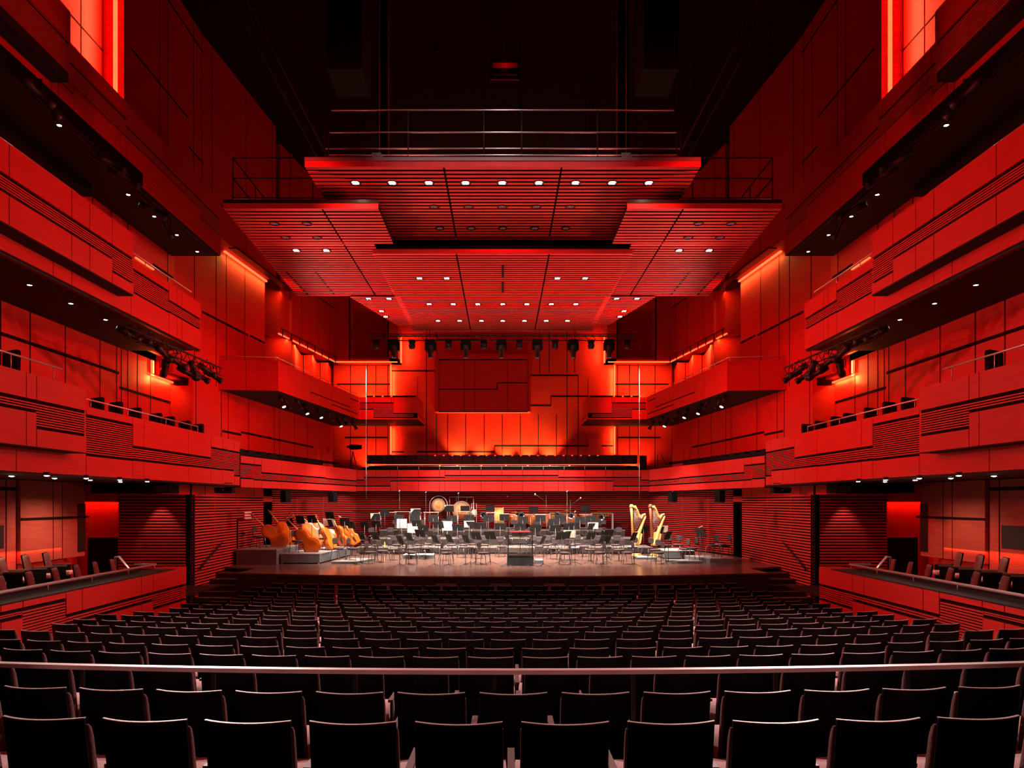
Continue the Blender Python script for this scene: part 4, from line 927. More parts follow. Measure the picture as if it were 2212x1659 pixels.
# ------------------------------------------------------------------ risers on the stage
def riser(label, x0, x1, y0, y1, d0, d1, skew=0., legs=False, mats=('riser', 'riser_top')):
    t = thing('stage_riser', label, 'riser')
    z0, z1 = EZ - d0, EZ - d1
    lo = z0 if not legs else max(z0, min(z0 + .05, z1 - .05))
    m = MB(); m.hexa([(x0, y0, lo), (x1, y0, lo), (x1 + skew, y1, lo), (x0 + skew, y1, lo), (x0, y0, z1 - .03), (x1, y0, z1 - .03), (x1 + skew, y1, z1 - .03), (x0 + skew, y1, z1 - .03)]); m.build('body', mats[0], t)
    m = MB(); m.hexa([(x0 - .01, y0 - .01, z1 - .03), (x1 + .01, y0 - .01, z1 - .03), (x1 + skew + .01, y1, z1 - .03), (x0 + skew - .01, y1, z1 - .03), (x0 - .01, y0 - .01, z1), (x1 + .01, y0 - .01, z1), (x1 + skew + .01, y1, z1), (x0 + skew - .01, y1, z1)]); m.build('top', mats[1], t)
    if legs and lo > z0 + .02:
        for (x, y) in ((x0 + .05, y0 + .05), (x1 - .05, y0 + .05), (x0 + skew + .05, y1 - .05), (x1 + skew - .05, y1 - .05)): m = MB(); m.box(x - .03, x + .03, y - .03, y + .03, z0, lo); m.build('leg', 'grey', t)
    return t
X_ = lambda px, y: (px - CX) / F * y
riser('tall grey riser at the far left of the stage', X_(510, 25.6), X_(597, 25.6), 25.6, 28.4, SD, 1.82, -.0)
riser('lower grey riser carrying the nearest double basses', X_(606, 25.9), X_(690, 25.9), 25.9, 30.2, SD, 2.0, .35, True)
riser('low grey slab in front of the left chairs', X_(716, 25.9), X_(766, 25.9), 25.9, 27.4, SD, SD - .1, .5)
riser('low pale slab at the right stage front', X_(1463, 25.9), X_(1518, 25.9), 25.9, 26.7, SD, SD - .12, -.3)
riser('stacked pale slab at the far right of the stage', X_(1534, 26.1), X_(1584, 26.1), 26.1, 27.6, SD, SD - .2, -.6)
riser('grey table-high riser between the right chairs', X_(1436, 28.0), X_(1500, 28.0), 28.0, 29.6, SD, SD - .36, 0, True)
riser('low pale slab behind the right front chairs', X_(1376, 27.9), X_(1420, 27.9), 27.9, 28.8, SD, SD - .1, 0)
riser('small pale slab left of the conductor podium', X_(870, 28.3), X_(935, 28.3), 28.3, 29.2, SD, SD - .16, 0)
riser('small pale slab right behind the conductor podium', X_(1156, 25.9), X_(1174, 25.9), 25.9, 26.5, SD, SD - .15, 0)
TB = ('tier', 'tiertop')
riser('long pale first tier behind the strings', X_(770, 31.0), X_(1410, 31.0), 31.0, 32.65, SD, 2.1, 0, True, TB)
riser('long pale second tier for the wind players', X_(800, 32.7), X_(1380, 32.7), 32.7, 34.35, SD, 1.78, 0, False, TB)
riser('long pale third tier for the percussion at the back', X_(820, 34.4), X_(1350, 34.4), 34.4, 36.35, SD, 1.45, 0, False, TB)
t = thing('guard_rail', 'thin dark guard rail behind the percussion tier', 'rail')
for h in (.95, .5): m = MB(); m.tube([(X_(760, 36.2), 36.2, EZ - 1.45 + h), (X_(1290, 36.2), 36.2, EZ - 1.45 + h)], .014, 6); m.build('rail', 'blacksteel', t)
for k in range(12): m = MB(); x = X_(762 + k * 47.8, 36.2); m.tube([(x, 36.2, EZ - 1.45), (x, 36.2, EZ - .5)], .012, 6); m.build('post', 'blacksteel', t)

def floor_at(x, y):
    if 34.4 <= y <= 36.3 and X_(820, 34.4) < x < X_(1350, 34.4): return 1.45
    if 32.7 <= y < 34.4 and X_(800, 32.7) < x < X_(1380, 32.7): return 1.78
    if 31.0 <= y < 32.7 and X_(770, 31) < x < X_(1410, 31): return 2.1
    return SD
CONX, CONY = X_(1125, 25.3), 25.3
# ------------------------------------------------------------------ orchestra chairs
def orch_chair(t):
    m = MB(); m.lathe([(0, .43), (.19, .43), (.225, .445), (.22, .475), (.17, .485), (0, .487)], Matrix.Scale(.95, 4, (0, 1, 0)), 20); m.build('seat', 'chairseat', t)
    m = MB(); R2 = []
    for (z, w_) in ((.62, .10), (.66, .155), (.74, .18), (.82, .165), (.87, .11)):
        R2.append([(w_ * math.cos(a), -.21 + .045 * (math.cos(a) ** 2) + .018 * math.sin(a), z) for a in [j * PI / 5 for j in range(10)]])
    m.rings(R2); m.build('backrest', 'chairback', t)
    m = MB(); m.tube([(0, -.12, .43), (0, -.24, .46), (0, -.25, .70)], .014, 6); m.build('back_stem', 'chrome', t)
    for (a, c) in ((-1, -1), (1, -1), (-1, 1), (1, 1)):
        m = MB(); m.tube([(a * .13, c * .11, .43), (a * .19, c * .17, .40), (a * .23, c * .22, .0)], .013, 6); m.build('leg', 'chrome', t)
    m = MB(); m.box(-.15, .15, -.13, .13, .405, .43); m.build('seat_frame', 'blacksteel', t)
CH = [(731, 1205), (762, 1208), (800, 1218), (826, 1217), (849, 1210), (889, 1219), (884, 1208), (918, 1208), (965, 1220), (964, 1211), (1003, 1205), (1044, 1220), (1034, 1207), (1084, 1203),
      (1165, 1203), (1196, 1208), (1219, 1210), (1220, 1220), (1274, 1212), (1296, 1219), (1337, 1212), (1356, 1219), (1400, 1206), (1423, 1219), (1415, 1212), (1478, 1209), (1495, 1212), (1540, 1202), (1567, 1204),
      (558, 1178), (642, 1189), (700, 1180), (815, 1200), (856, 1198), (905, 1198), (950, 1197), (1000, 1196), (1046, 1196), (1150, 1196), (1195, 1197), (1245, 1198), (1262, 1203), (1310, 1204), (1366, 1204), (1440, 1200), (1464, 1176),
      (790, 1190), (868, 1189), (922, 1188), (975, 1187), (1020, 1187), (1180, 1187), (1232, 1187), (1290, 1192), (1330, 1195)]
CH.sort()
OCC = []
def clear(px, y, dmin, dy):
    for _ in range(4):
        x = X_(px, y)
        if all((x - a) ** 2 + (y - c) ** 2 > dmin ** 2 for a, c in OCC): break
        y += dy
    OCC.append((X_(px, y), y)); return y
pc = None
def face_con(x, y): return math.atan2(-(CONX - x), CONY - y)      # +Y axis turned towards the conductor
for i, (px, py) in enumerate(CH):
    y = SD * F / (py - CY)
    d = SD
    if px == 558: d, y = 1.82, 26.5
    elif px == 642: d, y = 2.0, 26.5
    elif px == 700: d, y = 2.0, 28.4
    elif px in (731, 762): d = SD - .1; y = 26.6
    elif px == 1540 or px == 1567: d = SD - .2; y = 26.9
    elif px == 1495: d = SD - .12; y = 26.4
    y = min(y, 30.4); y = clear(px, y, .5, .45) if d == SD else y
    x = X_(px, y)
    lab = f'brown round-seated orchestra chair on the stage floor, {ORD[i] if i < 30 else ORD[len(CH) - 1 - i]} from the {"left" if i < 30 else "right"}'
    rz = face_con(x, y) + random.uniform(-.25, .25)
    if pc is None: pc = thing('orchestra_chair', lab, 'chair', (x, y, EZ - d), rz, 'orchestra chairs'); orch_chair(pc)
    else: dup(pc, (x, y, EZ - d), rz, lab, 'orchestra chairs')
for ti, (y, d, pxs) in enumerate(((32.1, 2.1, (806, 846, 896, 944, 996, 1048, 1098, 1146, 1192, 1232, 1290, 1334)), (33.9, 1.78, (858, 912, 962, 1010, 1110, 1160, 1215, 1262, 1300)))):
    for i, px in enumerate(pxs):
        x = X_(px, y); dup(pc, (x, y, EZ - d), face_con(x, y) + random.uniform(-.15, .15), f'brown orchestra chair on the {("first", "second")[ti]} pale tier, {ORD[i]} from the left', 'orchestra chairs')
for i, (px, y, d) in enumerate(((1240, 27.6, SD), (1556, 26.6, SD - .2), (1366, 28.2, SD))):
    x = X_(px, y)
    m = MB(); m.lathe([(0, 0), (.2, 0), (.23, .025), (.2, .05), (0, .055)], Matrix.Scale(.9, 4, (0, 1, 0)), 16)
    o = m.build('seat_pad', 'blue', None, (x, y, EZ - d + .49)); tag(o, ('pale blue seat pad on a chair right of the podium', 'blue-grey seat pad on the rightmost stage chairs', 'pale blue seat pad on a chair left of the harps')[i], 'cushion')
t = thing('riser_rail', 'black guard rail at the left end of the tall grey riser', 'rail')
for (px_, y_) in ((513, 26.0), (535, 27.2), (549, 28.0)):
    m = MB(); m.box(X_(px_, y_) - .02, X_(px_, y_) + .02, y_ - .02, y_ + .02, EZ - 1.82, at(0, 1122, y_).z); m.build('post', 'black', t)
m = MB(); m.tube([(X_(513, 26), 26.0, at(0, 1122, 26).z), (X_(549, 28), 28.0, at(0, 1122, 28).z)], .02, 6); m.build('top_rail', 'black', t)
m = MB(); m.tube([(X_(513, 26), 26.0, at(0, 1153, 26).z), (X_(549, 28), 28.0, at(0, 1153, 28).z)], .02, 6); m.build('lower_rail', 'black', t)
t = thing('wall_plate', 'small pale lit plates on the slatted wall over the leftmost rail', 'plate')
for py_ in (1107, 1113, 1119): a = at(530, py_, 26.9); m = MB(); m.box(-10.28, -10.22, 26.6, 27.3, a.z - .03, a.z + .03); m.build('plate', 'cream', t)
# ------------------------------------------------------------------ music stands
def stand_parts(t, h, tilt, wd=.25, desk='desk'):
    m = MB(); mx = Matrix.Translation((0, 0, h)) @ Matrix.Rotation(tilt, 4, 'X')
    m.obox(mx, -wd, wd, -.006, .006, -.16, .17); m.obox(mx, -wd, wd, .006, .06, -.165, -.155); m.build('desk', desk, t)
    m = MB(); m.obox(mx, -.03, .03, -.02, -.006, -.06, .02); m.build('clamp', 'blacksteel', t)
    m = MB(); m.tube([(0, -.015, .05), (0, -.015, h)], .011, 6); m.build('post', 'chairleg', t)
    for a in (0, 2.1, 4.2): m = MB(); m.tube([(0, -.015, .10), (.27 * math.sin(a), -.27 * math.cos(a), .006)], .009, 6); m.build('leg', 'chairleg', t)
ST = [(zx / 5.53 + 840, zy / 5.53 + 1040) for (zx, zy) in ((240, 660), (370, 620), (410, 560), (550, 690), (720, 680), (920, 690), (1040, 650), (1210, 645), (1420, 690), (1690, 690), (1840, 700), (2060, 650), (2160, 640), (130, 700),
      (590, 520), (820, 550), (960, 520), (1100, 530), (1330, 540), (1570, 545), (1750, 560), (1990, 560), (2150, 540), (120, 440), (310, 440), (330, 500), (530, 440), (750, 450), (960, 440), (1190, 440), (1380, 430), (1600, 460), (1810, 440), (1970, 490), (2040, 440), (320, 370), (720, 325), (910, 330), (1210, 320), (1730, 340))] + \
     [(zx / 5.53 + 1220, zy / 5.53 + 1040) for (zx, zy) in ((60, 640), (315, 650), (450, 690), (525, 620), (830, 660), (940, 570), (1170, 580), (1235, 645), (1630, 620), (340, 540), (110, 530), (180, 460), (310, 450), (370, 490), (250, 325), (500, 700))] + \
     [(zx / 5.53 + 480, zy / 5.53 + 1040) for (zx, zy) in ((810, 490), (930, 460), (1070, 450), (1280, 410), (1270, 500), (1465, 480), (1540, 520), (1700, 520), (1840, 510), (1660, 650), (1820, 650), (1830, 425), (1940, 375))]
ST.sort(); nL = len(ST); seen = {}
for i, (px, py) in enumerate(ST):
    q = py - CY
    basses = px < 770 and py < 1145
    if basses: fl, y, hh = (2.0, 28.3, None)
    elif py > 1143: fl = SD; y = min(max(1.30 * F / q, 24.9), 30.6); hh = None
    elif py > 1129: fl = SD; y = 30.5; hh = None
    elif py > 1118: fl = 2.1; y = 31.5; hh = None
    elif py > 1106: fl = 1.78; y = 33.2; hh = None
    else: fl = 1.45; y = 34.9; hh = None
    if fl == SD: y = min(clear(px, y, .42, .3), 30.7)
    h = fl - q * y / F
    x = X_(px, y); y += (i % 5) * .02
    side = -.9 if px < 1050 and py > 1143 else (.9 if px > 1200 and py > 1143 else 0)
    f_ = 1 if 1050 < px < 1200 or side == 0 else 1
    rz = face_con(x, y) * .55 + (PI * .45 if face_con(x, y) > 0 else -PI * .45) if abs(face_con(x, y)) > PI else face_con(x, y)
    # desks turn their dark backs to the conductor
    ang = math.atan2(CONX - x, y - CONY)       # 0 when straight behind the conductor
    rz = -ang * .62 if py > 1129 or basses else -ang * .15
    if basses: rz = math.radians(-38 + (i % 3) * 8)
    key = (px < 770, py > 1129, py > 1118, py > 1106)
    where = 'by the double basses' if basses else ('on the stage floor' if py > 1129 else ('on the first tier' if fl == 2.1 else ('on the second tier' if fl == 1.78 else 'on the rear tier')))
    k_ = seen.get(where, 0); seen[where] = k_ + 1
    t = thing('music_stand', f'dark folding music stand {where}, {ORD[k_]} from the left', 'music stand', (x, y, EZ - fl), rz, 'music stands')
    stand_parts(t, h, math.radians(24 if py > 1129 else 14), .26 if py > 1129 else .24)
    if i % 7 == 3: m = MB(); m.obox(Matrix.Translation((0, 0, h)) @ Matrix.Rotation(math.radians(18), 4, 'X'), -.24, .24, .012, .02, -.12, .19); tag(m.build('sheet_music', 'paper', None, (x, y, EZ - fl)), f'open sheet music on a stand {where}, {ORD[k_]} stand from the left', 'paper'); bpy.data.objects[-1] if False else None
t = thing('music_stand', 'lone music stand with a lamp at the right side of the stage', 'music stand', (X_(1513, 27.2), 27.2, EZ - SD), math.radians(-60)); stand_parts(t, SD - (1151 - CY) * 27.2 / F, math.radians(20))
m = MB(); m.tube([(-.1, .02, 1.35), (.1, .02, 1.42)], .02, 6); m.build('lamp', 'cream', t)
for i, (px, py, y, fl) in enumerate(((868, 1131, 31.4, 2.1), (891, 1141, 31.2, 2.1), (966, 1136, 31.3, 2.1))):
    x = X_(px, y); z = at(px, py, y).z
    t = thing('acoustic_screen', f'clear acoustic screen on a stand on the first tier, {ORD[i]} from the left', 'screen', (x, y, EZ - fl))
    m = MB(); m.box(-.24, .24, 0, .012, z - (EZ - fl) - .22, z - (EZ - fl) + .22); m.build('panel', 'clear', t)
    m = MB(); m.tube([(0, -.01, .02), (0, -.01, z - (EZ - fl) - .2)], .012, 6); m.tube([(-.2, -.01, .012), (.2, -.01, .012)], .012, 6); m.build('stand', 'chairleg', t)
# microphone stands
for i, (px, pt_, y, fl, bx) in enumerate(((863, 1061, 31.0, 2.1, 0), (920, 1064, 31.6, 2.1, 0), (990, 1066, 31.6, 2.1, 0), (1017, 1108, 25.3, SD, 0), (1225, 1062, 30.0, SD, 0), (1242, 1106, 25.4, SD, 0), (1096, 1073, 35.5, 1.45, 0), (1180, 1070, 31.2, 2.1, -24), (1232, 1078, 31.3, 2.1, 22))):
    x = X_(px, y); z = at(px, pt_, y).z - (EZ - fl)
    t = thing('microphone_stand', f'thin grey microphone stand, {ORD[i]} of the tall ones listed from the left' if False else f'tall thin microphone stand on the stage, {("left of the gongs", "just left of the round gong", "in front of the big gong", "at the front, left of the podium", "rising before the dark stands right of the podium", "at the front, right of the podium", "beside the bass drum", "with a boom pointing left", "with a boom pointing right")[i]}', 'microphone stand', (x, y, EZ - fl))
    m = MB(); m.tube([(0, 0, .03), (0, 0, z)], .008, 6); m.build('pole', 'blacksteel', t)
    for a in (0.5, 2.6, 4.7): m = MB(); m.tube([(0, 0, .12), (.32 * math.cos(a), .32 * math.sin(a), .01)], .01, 6); m.build('leg', 'blacksteel', t)
    if bx: m = MB(); w_ = bx / F * y; m.tube([(0, 0, z - .3), (w_, 0, z + .05)], .007, 6); m.build('boom', 'chairleg', t); m = MB(); m.tube([(w_, 0, z + .0), (w_, 0, z + .09)], .03, 8); m.build('microphone', 'grey', t)
    else: m = MB(); m.tube([(-.03, 0, z - .02), (.03, 0, z + .04)], .018, 8); m.build('microphone', 'grey', t)
# hanging microphones over the stage
for s in (-1, 1):
    x = s * 295 / F * 29; t = thing('hanging_microphone', f'pale rod microphone hanging on a wire, {SN[s]} of the stage', 'microphone')
    m = MB(); m.tube([(x, 29, at(0, 1053, 29).z), (x, 29, EZ + 6.9)], .003, 5); m.build('wire', 'steel', t)
    m = MB(); m.tube([(x, 29, at(0, 1078, 29).z), (x, 29, at(0, 1060, 29).z), (x, 29, at(0, 1000, 29).z)], .02, 8, rr=[.016, .011, .005]); m.build('rod', 'chairleg', t)
# ------------------------------------------------------------------ conductor podium
t = thing('conductor_podium', 'black cloth-skirted conductor podium with a rail, at the stage front', 'podium', (CONX - .02, CONY, EZ - SD))
m = MB(); m.box(-.48, .48, -.1, .9, 0, .36); m.build('platform', 'black', t)
m = MB(); R2 = [[(.5 * math.copysign(1, c_) if abs(c_) > .6 else .5 * c_ / .6, -.13 + .02 * math.sin(9 * j), z) for j, c_ in enumerate([-1, -.8, -.6, -.4, -.2, 0, .2, .4, .6, .8, 1])] for z in (0.005, .33)]
m.rings([R2[0] + [(p[0], p[1] + .015, p[2]) for p in R2[0][::-1]], R2[1] + [(p[0], p[1] + .015, p[2]) for p in R2[1][::-1]]], smooth=False); m.build('skirt', 'cloth', t)
m = MB(); m.box(-.5, .5, -.15, -.11, .36, .40); m.build('edge', 'chairleg', t)
for s in (-1, 1): m = MB(); m.box(s * .45 - .018, s * .45 + .018, -.1, -.06, .36, 1.38); m.build('rail_post', 'blacksteel', t)
m = MB(); m.box(-.52, .52, -.10, -.04, 1.38, 1.41); m.build('top_rail', 'chairleg', t)
m = MB(); m.box(-.45, .45, -.09, -.06, .80, .83); m.build('lower_rail', 'blacksteel', t)
m = MB(); m.box(-.38, .38, .3, .5, 1.16, 1.20); tag(m.build('score_cover', 'redlac', None, (CONX, CONY + .4, EZ - SD + .06)), 'red folder lying on the stand behind the podium rail', 'folder')
t = thing('conductor_stand', 'wide flat music desk behind the podium', 'music stand', (CONX, CONY + .95, EZ - SD)); stand_parts(t, 1.14, math.radians(62), .32)
# ------------------------------------------------------------------ double basses
OUT = [(0, .0), (.12, .0), (.24, .03), (.31, .12), (.345, .25), (.33, .38), (.26, .48), (.205, .56), (.195, .64), (.22, .72), (.25, .82), (.24, .93), (.19, 1.02), (.11, 1.08), (.05, 1.12), (0, 1.13)]
def bass_parts(t, back=True):
    """body foot at the origin, neck along +Z, belly faces +Y (back towards -Y)"""
    ring = [(x, z) for x, z in OUT] + [(-x, z) for x, z in OUT[-2:0:-1]]
    m = MB(); lv = ((-.115, .55), (-.11, .80), (-.10, .94), (-.09, 1.0), (.09, 1.0), (.10, .94), (.112, .80), (.12, .55))
    R2 = [[(x * s_, y, .56 + (z - .56) * (s_ * .35 + .65)) for x, z in ring] for y, s_ in lv]
    m.rings(R2); m.build('body', 'varnish', t)
    m = MB()
    for y in (-.092, .092): m.tube([(x * 1.012, y, z) for x, z in ring + ring[:1]], .008, 5)
    m.build('purfling', 'neckdark', t)
    m = MB(); m.tube([(0, .08, 1.06), (0, .10, 1.22), (0, .10, 1.62)], .03, 8, rr=[.045, .032, .024]); m.build('neck', 'neck', t)
    m = MB(); m.box(-.026, .026, .115, .14, .86, 1.62); m.build('fingerboard', 'ebony', t)
    m = MB(); m.tube([(0, .09, 1.60), (0, .08, 1.74), (0, .05, 1.82), (0, .09, 1.86), (0, .12, 1.81)], .03, 8, rr=[.03, .034, .03, .03, .015]); 
    m.build('scroll', 'neckdark', t)
    for k in range(4): m = MB(); s_ = -1 if k % 2 else 1; m.tube([(0, .08, 1.65 + k * .035), (s_ * .09, .08, 1.65 + k * .035)], .01, 6); m.build('tuning_peg', 'brass', t)
    m = MB(); m.prism([(-.03, .135, .12), (.03, .135, .12), (.045, .15, .42), (-.045, .15, .42)], (0, .02, 0)); m.build('tailpiece', 'ebony', t)
    m = MB(); m.prism([(-.07, .12, .52), (.07, .12, .52), (.045, .12, .64), (-.045, .12, .64)], (0, .015, 0)); m.build('bridge', 'neck', t)
    for k in range(4): m = MB(); m.tube([(-.024 + .016 * k, .165, .42), (-.03 + .02 * k, .14, .64) if False else (-.02 + .0135 * k, .165, .64), (-.015 + .01 * k, .13, 1.62)], .0025, 4); m.build('string', 'chrome', t)
    for s_ in (-1, 1): m = MB(); m.tube([(s_ * .10, .118, .74), (s_ * .13, .122, .66), (s_ * .11, .124, .58), (s_ * .14, .12, .50)], .008, 5); m.build('sound_hole', 'ebony', t)
    m = MB(); m.tube([(0, 0, .01), (0, 0, -.1)], .012, 6); m.build('endpin', 'chrome', t)
BS = [((616, 1180), (532, 1102), 27.2, 10, 'nearest to the slatted wall, back turned to the seats'), ((636, 1174), (578, 1100), 29.0, 15, 'second from the left, partly behind the first'),
      ((686, 1191), (612, 1116), 26.7, -8, 'at the front riser edge, with a bright flamed back'), ((700, 1168), (618, 1101), 29.6, 30, 'at the back, third neck from the left'),
      ((722, 1168), (631, 1100), 30.2, 30, 'at the back with the grey-topped neck'), ((720, 1187), (684, 1110), 27.9, 75, 'standing almost edge-on in the middle'),
      ((745, 1178), (720, 1112), 29.4, 150, 'behind the stands near the chairs'), ((772, 1174), (735, 1120), 29.8, 195, 'rightmost, its front and bridge showing')]
pb = None
for (ft, sc_, y, yaw, lab) in BS:
    a = at(ft[0], ft[1], y); c_ = at(sc_[0], sc_[1], y); up = (c_ - a); L = up.length; up.normalize()
    fwd = Vector((0, 1, 0)); xa = fwd.cross(up).normalized(); xa = -(up.cross(fwd)).normalized() if False else xa
    xa = fwd.cross(up).normalized(); ya = up.cross(xa).normalized()
    R3 = Matrix((xa, ya, up)).transposed().to_4x4() @ Matrix.Rotation(math.radians(yaw), 4, 'Z')
    if pb is None: pb = thing('double_bass', 'orange double bass ' + lab, 'double bass', group='double basses'); bass_parts(pb); t = pb
    else: t = dup(pb, (0, 0, 0), None, 'orange double bass ' + lab)
    s_ = min(1.06, max(.8, L / 1.86)); t.rotation_euler = R3.to_euler(); t.scale = (s_, s_, s_)
    fl = 1.82 if (y < 28.4 and a.x < -8.5) or (27 < y < 28.4 and a.x < -8.6) else (2.0 if y < 30.2 else 2.0)
    t.location = a
# ------------------------------------------------------------------ harps
def harp(label, px, y, fl, col, sb):
    z = lambda py: at(0, py, y).z - (EZ - fl); X = lambda p: X_(p, y) - X_(px, y)
    t = thing('harp', label, 'harp', (X_(px, y), y, EZ - fl))
    o_ = px - 1361
    q = lambda zx, zy: (X(zx / 8.508 + 1340 + o_ - 0), 0, z(zy / 8.508 + 1080))
    m = MB(); m.tube([q(200, 120), q(212, 300), q(232, 760)], .05, 12, rr=[.07, .05, .055]); m.build('column', col, t)
    m = MB(); m.lathe([(.0, 0), (.085, .0), (.095, .06), (.07, .1), (.075, .13), (0, .15)], Matrix.Translation(q(204, 140)), 16); m.build('capital', col, t)
    m = MB(); m.tube([q(205, 130), q(270, 125), q(310, 200), q(345, 300), q(385, 335), q(420, 275), q(450, 262), q(458, 300)], .05, 8, rr=[.06, .07, .06, .06, .055, .055, .05, .04]); m.build('neck', 'gold', t)
    a, b2, c2 = Vector(q(455, 300)), Vector(q(330, 620)), Vector(q(262, 840))
    m = MB(); R2 = []
    for k in range(9):
        f = k / 8; p = a.lerp(b2, f * 2) if f < .5 else b2.lerp(c2, f * 2 - 1); w_ = .04 + .13 * f; d_ = .05 + .07 * f
        R2.append([(p.x + w_ * math.cos(j * PI / 5) * .9 + .02, d_ * math.sin(j * PI / 5) * 1.3, p.z) for j in range(10)])
    m.rings(R2); m.build('soundbox', sb, t)
    e = Vector(q(300, 850)); m = MB(); m.prism([(e.x - .22, -.18, .02), (e.x + .22, -.18, .02), (e.x + .14, -.18, .12), (e.x - .18, -.18, .12)], (0, .34, 0)); m.build('base', sb, t)
    m = MB(); m.prism([(x_[0], -.08, x_[2]) for x_ in (q(270, 600), q(330, 580), q(400, 625), q(370, 790), q(310, 840), q(250, 840))], (0, .16, 0)); m.build('foot_panel', 'gold', t)
    for k in range(14):
        f = k / 13; top = Vector(q(255 + 190 * f, 170 + (150 * f if f < .65 else 97 + 40 * (f - .65)))); bot_f = .95 - .9 * f; p = a.lerp(b2, bot_f * 2) if bot_f < .5 else b2.lerp(c2, bot_f * 2 - 1)
        m = MB(); m.tube([top, (top.x * .6 + p.x * .4 if False else top.x, 0, max(p.z, a.z + (b2.z - a.z) * (1 - f) * 1.0))], .004, 4); m.build('string', 'string', t)
harp('golden concert harp, the left one of the two harps', 1361, 29.7, SD, 'gold', 'gold')
harp('concert harp with a reddish column, the right one of the two harps', 1402, 29.4, SD, 'rosewood', 'gold')
# ------------------------------------------------------------------ percussion
def gong(label, px, py, r, y, fl, frame, arch):
    c_ = at(px, py, y); t = thing('gong', label, 'gong', (c_.x, y, EZ - fl)); h = c_.z - (EZ - fl)
    rot = Matrix.Translation((0, 0, h)) @ Matrix.Rotation(PI / 2, 4, 'X')
    m = MB(); m.lathe([(0, .05), (r * .16, .045), (r * .2, .02), (r * .75, .0), (r * .78, 0), (r * .78, -.02), (0, -.02)], rot, 40); m.build('face', 'gong', t)
    m = MB(); m.lathe([(r * .78, .001), (r, -.02), (r, -.06), (r * .78, -.03), (r * .78, .0)], rot, 40); m.build('rim', 'gongrim', t)
    w_, top = frame
    pts = [(-w_, .06, 0), (-w_, .06, top - w_ * (1 if arch else .0))] + ([(-w_ * math.cos(k * PI / 10), .06, top - w_ + w_ * math.sin(k * PI / 10)) for k in range(1, 10)] if arch else [(-w_, .06, top), (w_, .06, top)]) + [(w_, .06, top - w_ * (1 if arch else 0)), (w_, .06, 0)]
    m = MB(); m.tube(pts, .022, 8); m.build('frame', 'steel', t)
    for s in (-1, 1): m = MB(); m.tube([(s * r * .5, 0, h + r * .8), (s * r * .62, .05, top - (.02 if not arch else .14))], .006, 5); m.build('cord', 'steel', t); m = MB(); m.tube([(s * w_, -.3, .02), (s * w_, .3, .02)], .02, 6); m.build('foot', 'steel', t)
gong('bronze gong in an arched frame at the back of the stage', 947, 1091.5, .37, 35.6, 1.45, (.47, EZ + at(0, 1071, 35.6).z - EZ - (EZ - 1.45)), True)
gong('larger bronze gong in a square frame, right of the arched one', 997, 1102, .50, 35.8, 1.45, (.64, at(0, 1073.5, 35.8).z - (EZ - 1.45)), False)
t = thing('bell_frame', 'small steel frame with a pale hanging drum, right of the big gong', 'percussion', (X_(1024, 35.2), 35.2, EZ - 1.45))
m = MB(); m.tube([(-.12, 0, .3), (-.12, 0, 1.36), (.13, 0, 1.36), (.13, 0, 0)], .016, 6); m.build('frame', 'steel', t)
m = MB(); m.lathe([(0, -.09), (.2, -.09), (.21, 0), (.2, .09), (0, .09)], Matrix.Translation((0, 0, .85)) @ Matrix.Rotation(1.2, 4, 'Z') @ Matrix.Rotation(PI / 2, 4, 'X'), 24); m.build('drum', 'paper', t)
t = thing('bass_drum', 'bass drum seen from its side with a glowing yellow shell', 'drum', (X_(1078, 35.3), 35.3, EZ - 1.45))
m = MB(); m.lathe([(0, -.22), (.40, -.22), (.42, -.2), (.42, .2), (.40, .22), (0, .22)], Matrix.Translation((0, 0, .72)) @ Matrix.Rotation(PI / 2, 4, 'Y'), 32); m.build('shell', 'drumshell', t)
for s in (-1, 1): m = MB(); m.lathe([(.40, -.02), (.44, -.02), (.44, .02), (.40, .02)], Matrix.Translation((s * .22, 0, .72)) @ Matrix.Rotation(PI / 2, 4, 'Y'), 32); m.build('hoop', 'cream', t); m = MB(); m.tube([(s * .24, -.3, 0), (s * .24, -.2, .4), (s * .24, 0, .3)], .018, 6); m.build('support', 'steel', t)
def timpano(label, px, y, r=.36):
    t = thing('timpani', label, 'drum', (X_(px, y), y, EZ - 1.45))
    m = MB(); m.lathe([(0, .22), (r * .35, .24), (r * .75, .38), (r * .97, .62), (r, .78)], None, 28); m.build('kettle', 'copper', t)
    m = MB(); m.lathe([(r, .77), (r + .02, .77), (r + .02, .80), (0, .805), ], None, 28); m.build('drum_head', 'skin', t)
    for a in (0.4, 2.5, 4.6): m = MB(); m.tube([(r * math.cos(a), r * math.sin(a), .74), (r * 1.02 * math.cos(a), r * 1.02 * math.sin(a), .0)], .015, 6); m.build('leg', 'steel', t)
for i, px in enumerate((1112, 1147, 1182, 1232, 1266)): timpano(f'copper kettle drum at the back, {ORD[i]} from the left', px, 35.5)
for i, (px, wd) in enumerate(((1300, .55), (1206, .45))):
    t = thing('xylophone', f'mallet instrument with bright bars at the back, {("right", "left")[i]} one', 'percussion', (X_(px, 35.0), 35.0, EZ - 1.45))
    for k in range(14): m = MB(); x = -wd + (k + .5) * wd / 7; L_ = .22 - .1 * k / 14; m.box(x - .028, x + .028, -L_, L_, .86, .88); m.build('bar', 'neck', t)
    for s in (-1, 1): m = MB(); m.box(s * wd - .02, s * wd + .02, -.2, .2, .0, .84); m.build('end_frame', 'steel', t)
    for k in range(14): m = MB(); x = -wd + (k + .5) * wd / 7; m.tube([(x, 0, .84), (x, 0, .5 + .02 * k)], .024, 8); m.build('resonator', 'brass', t)
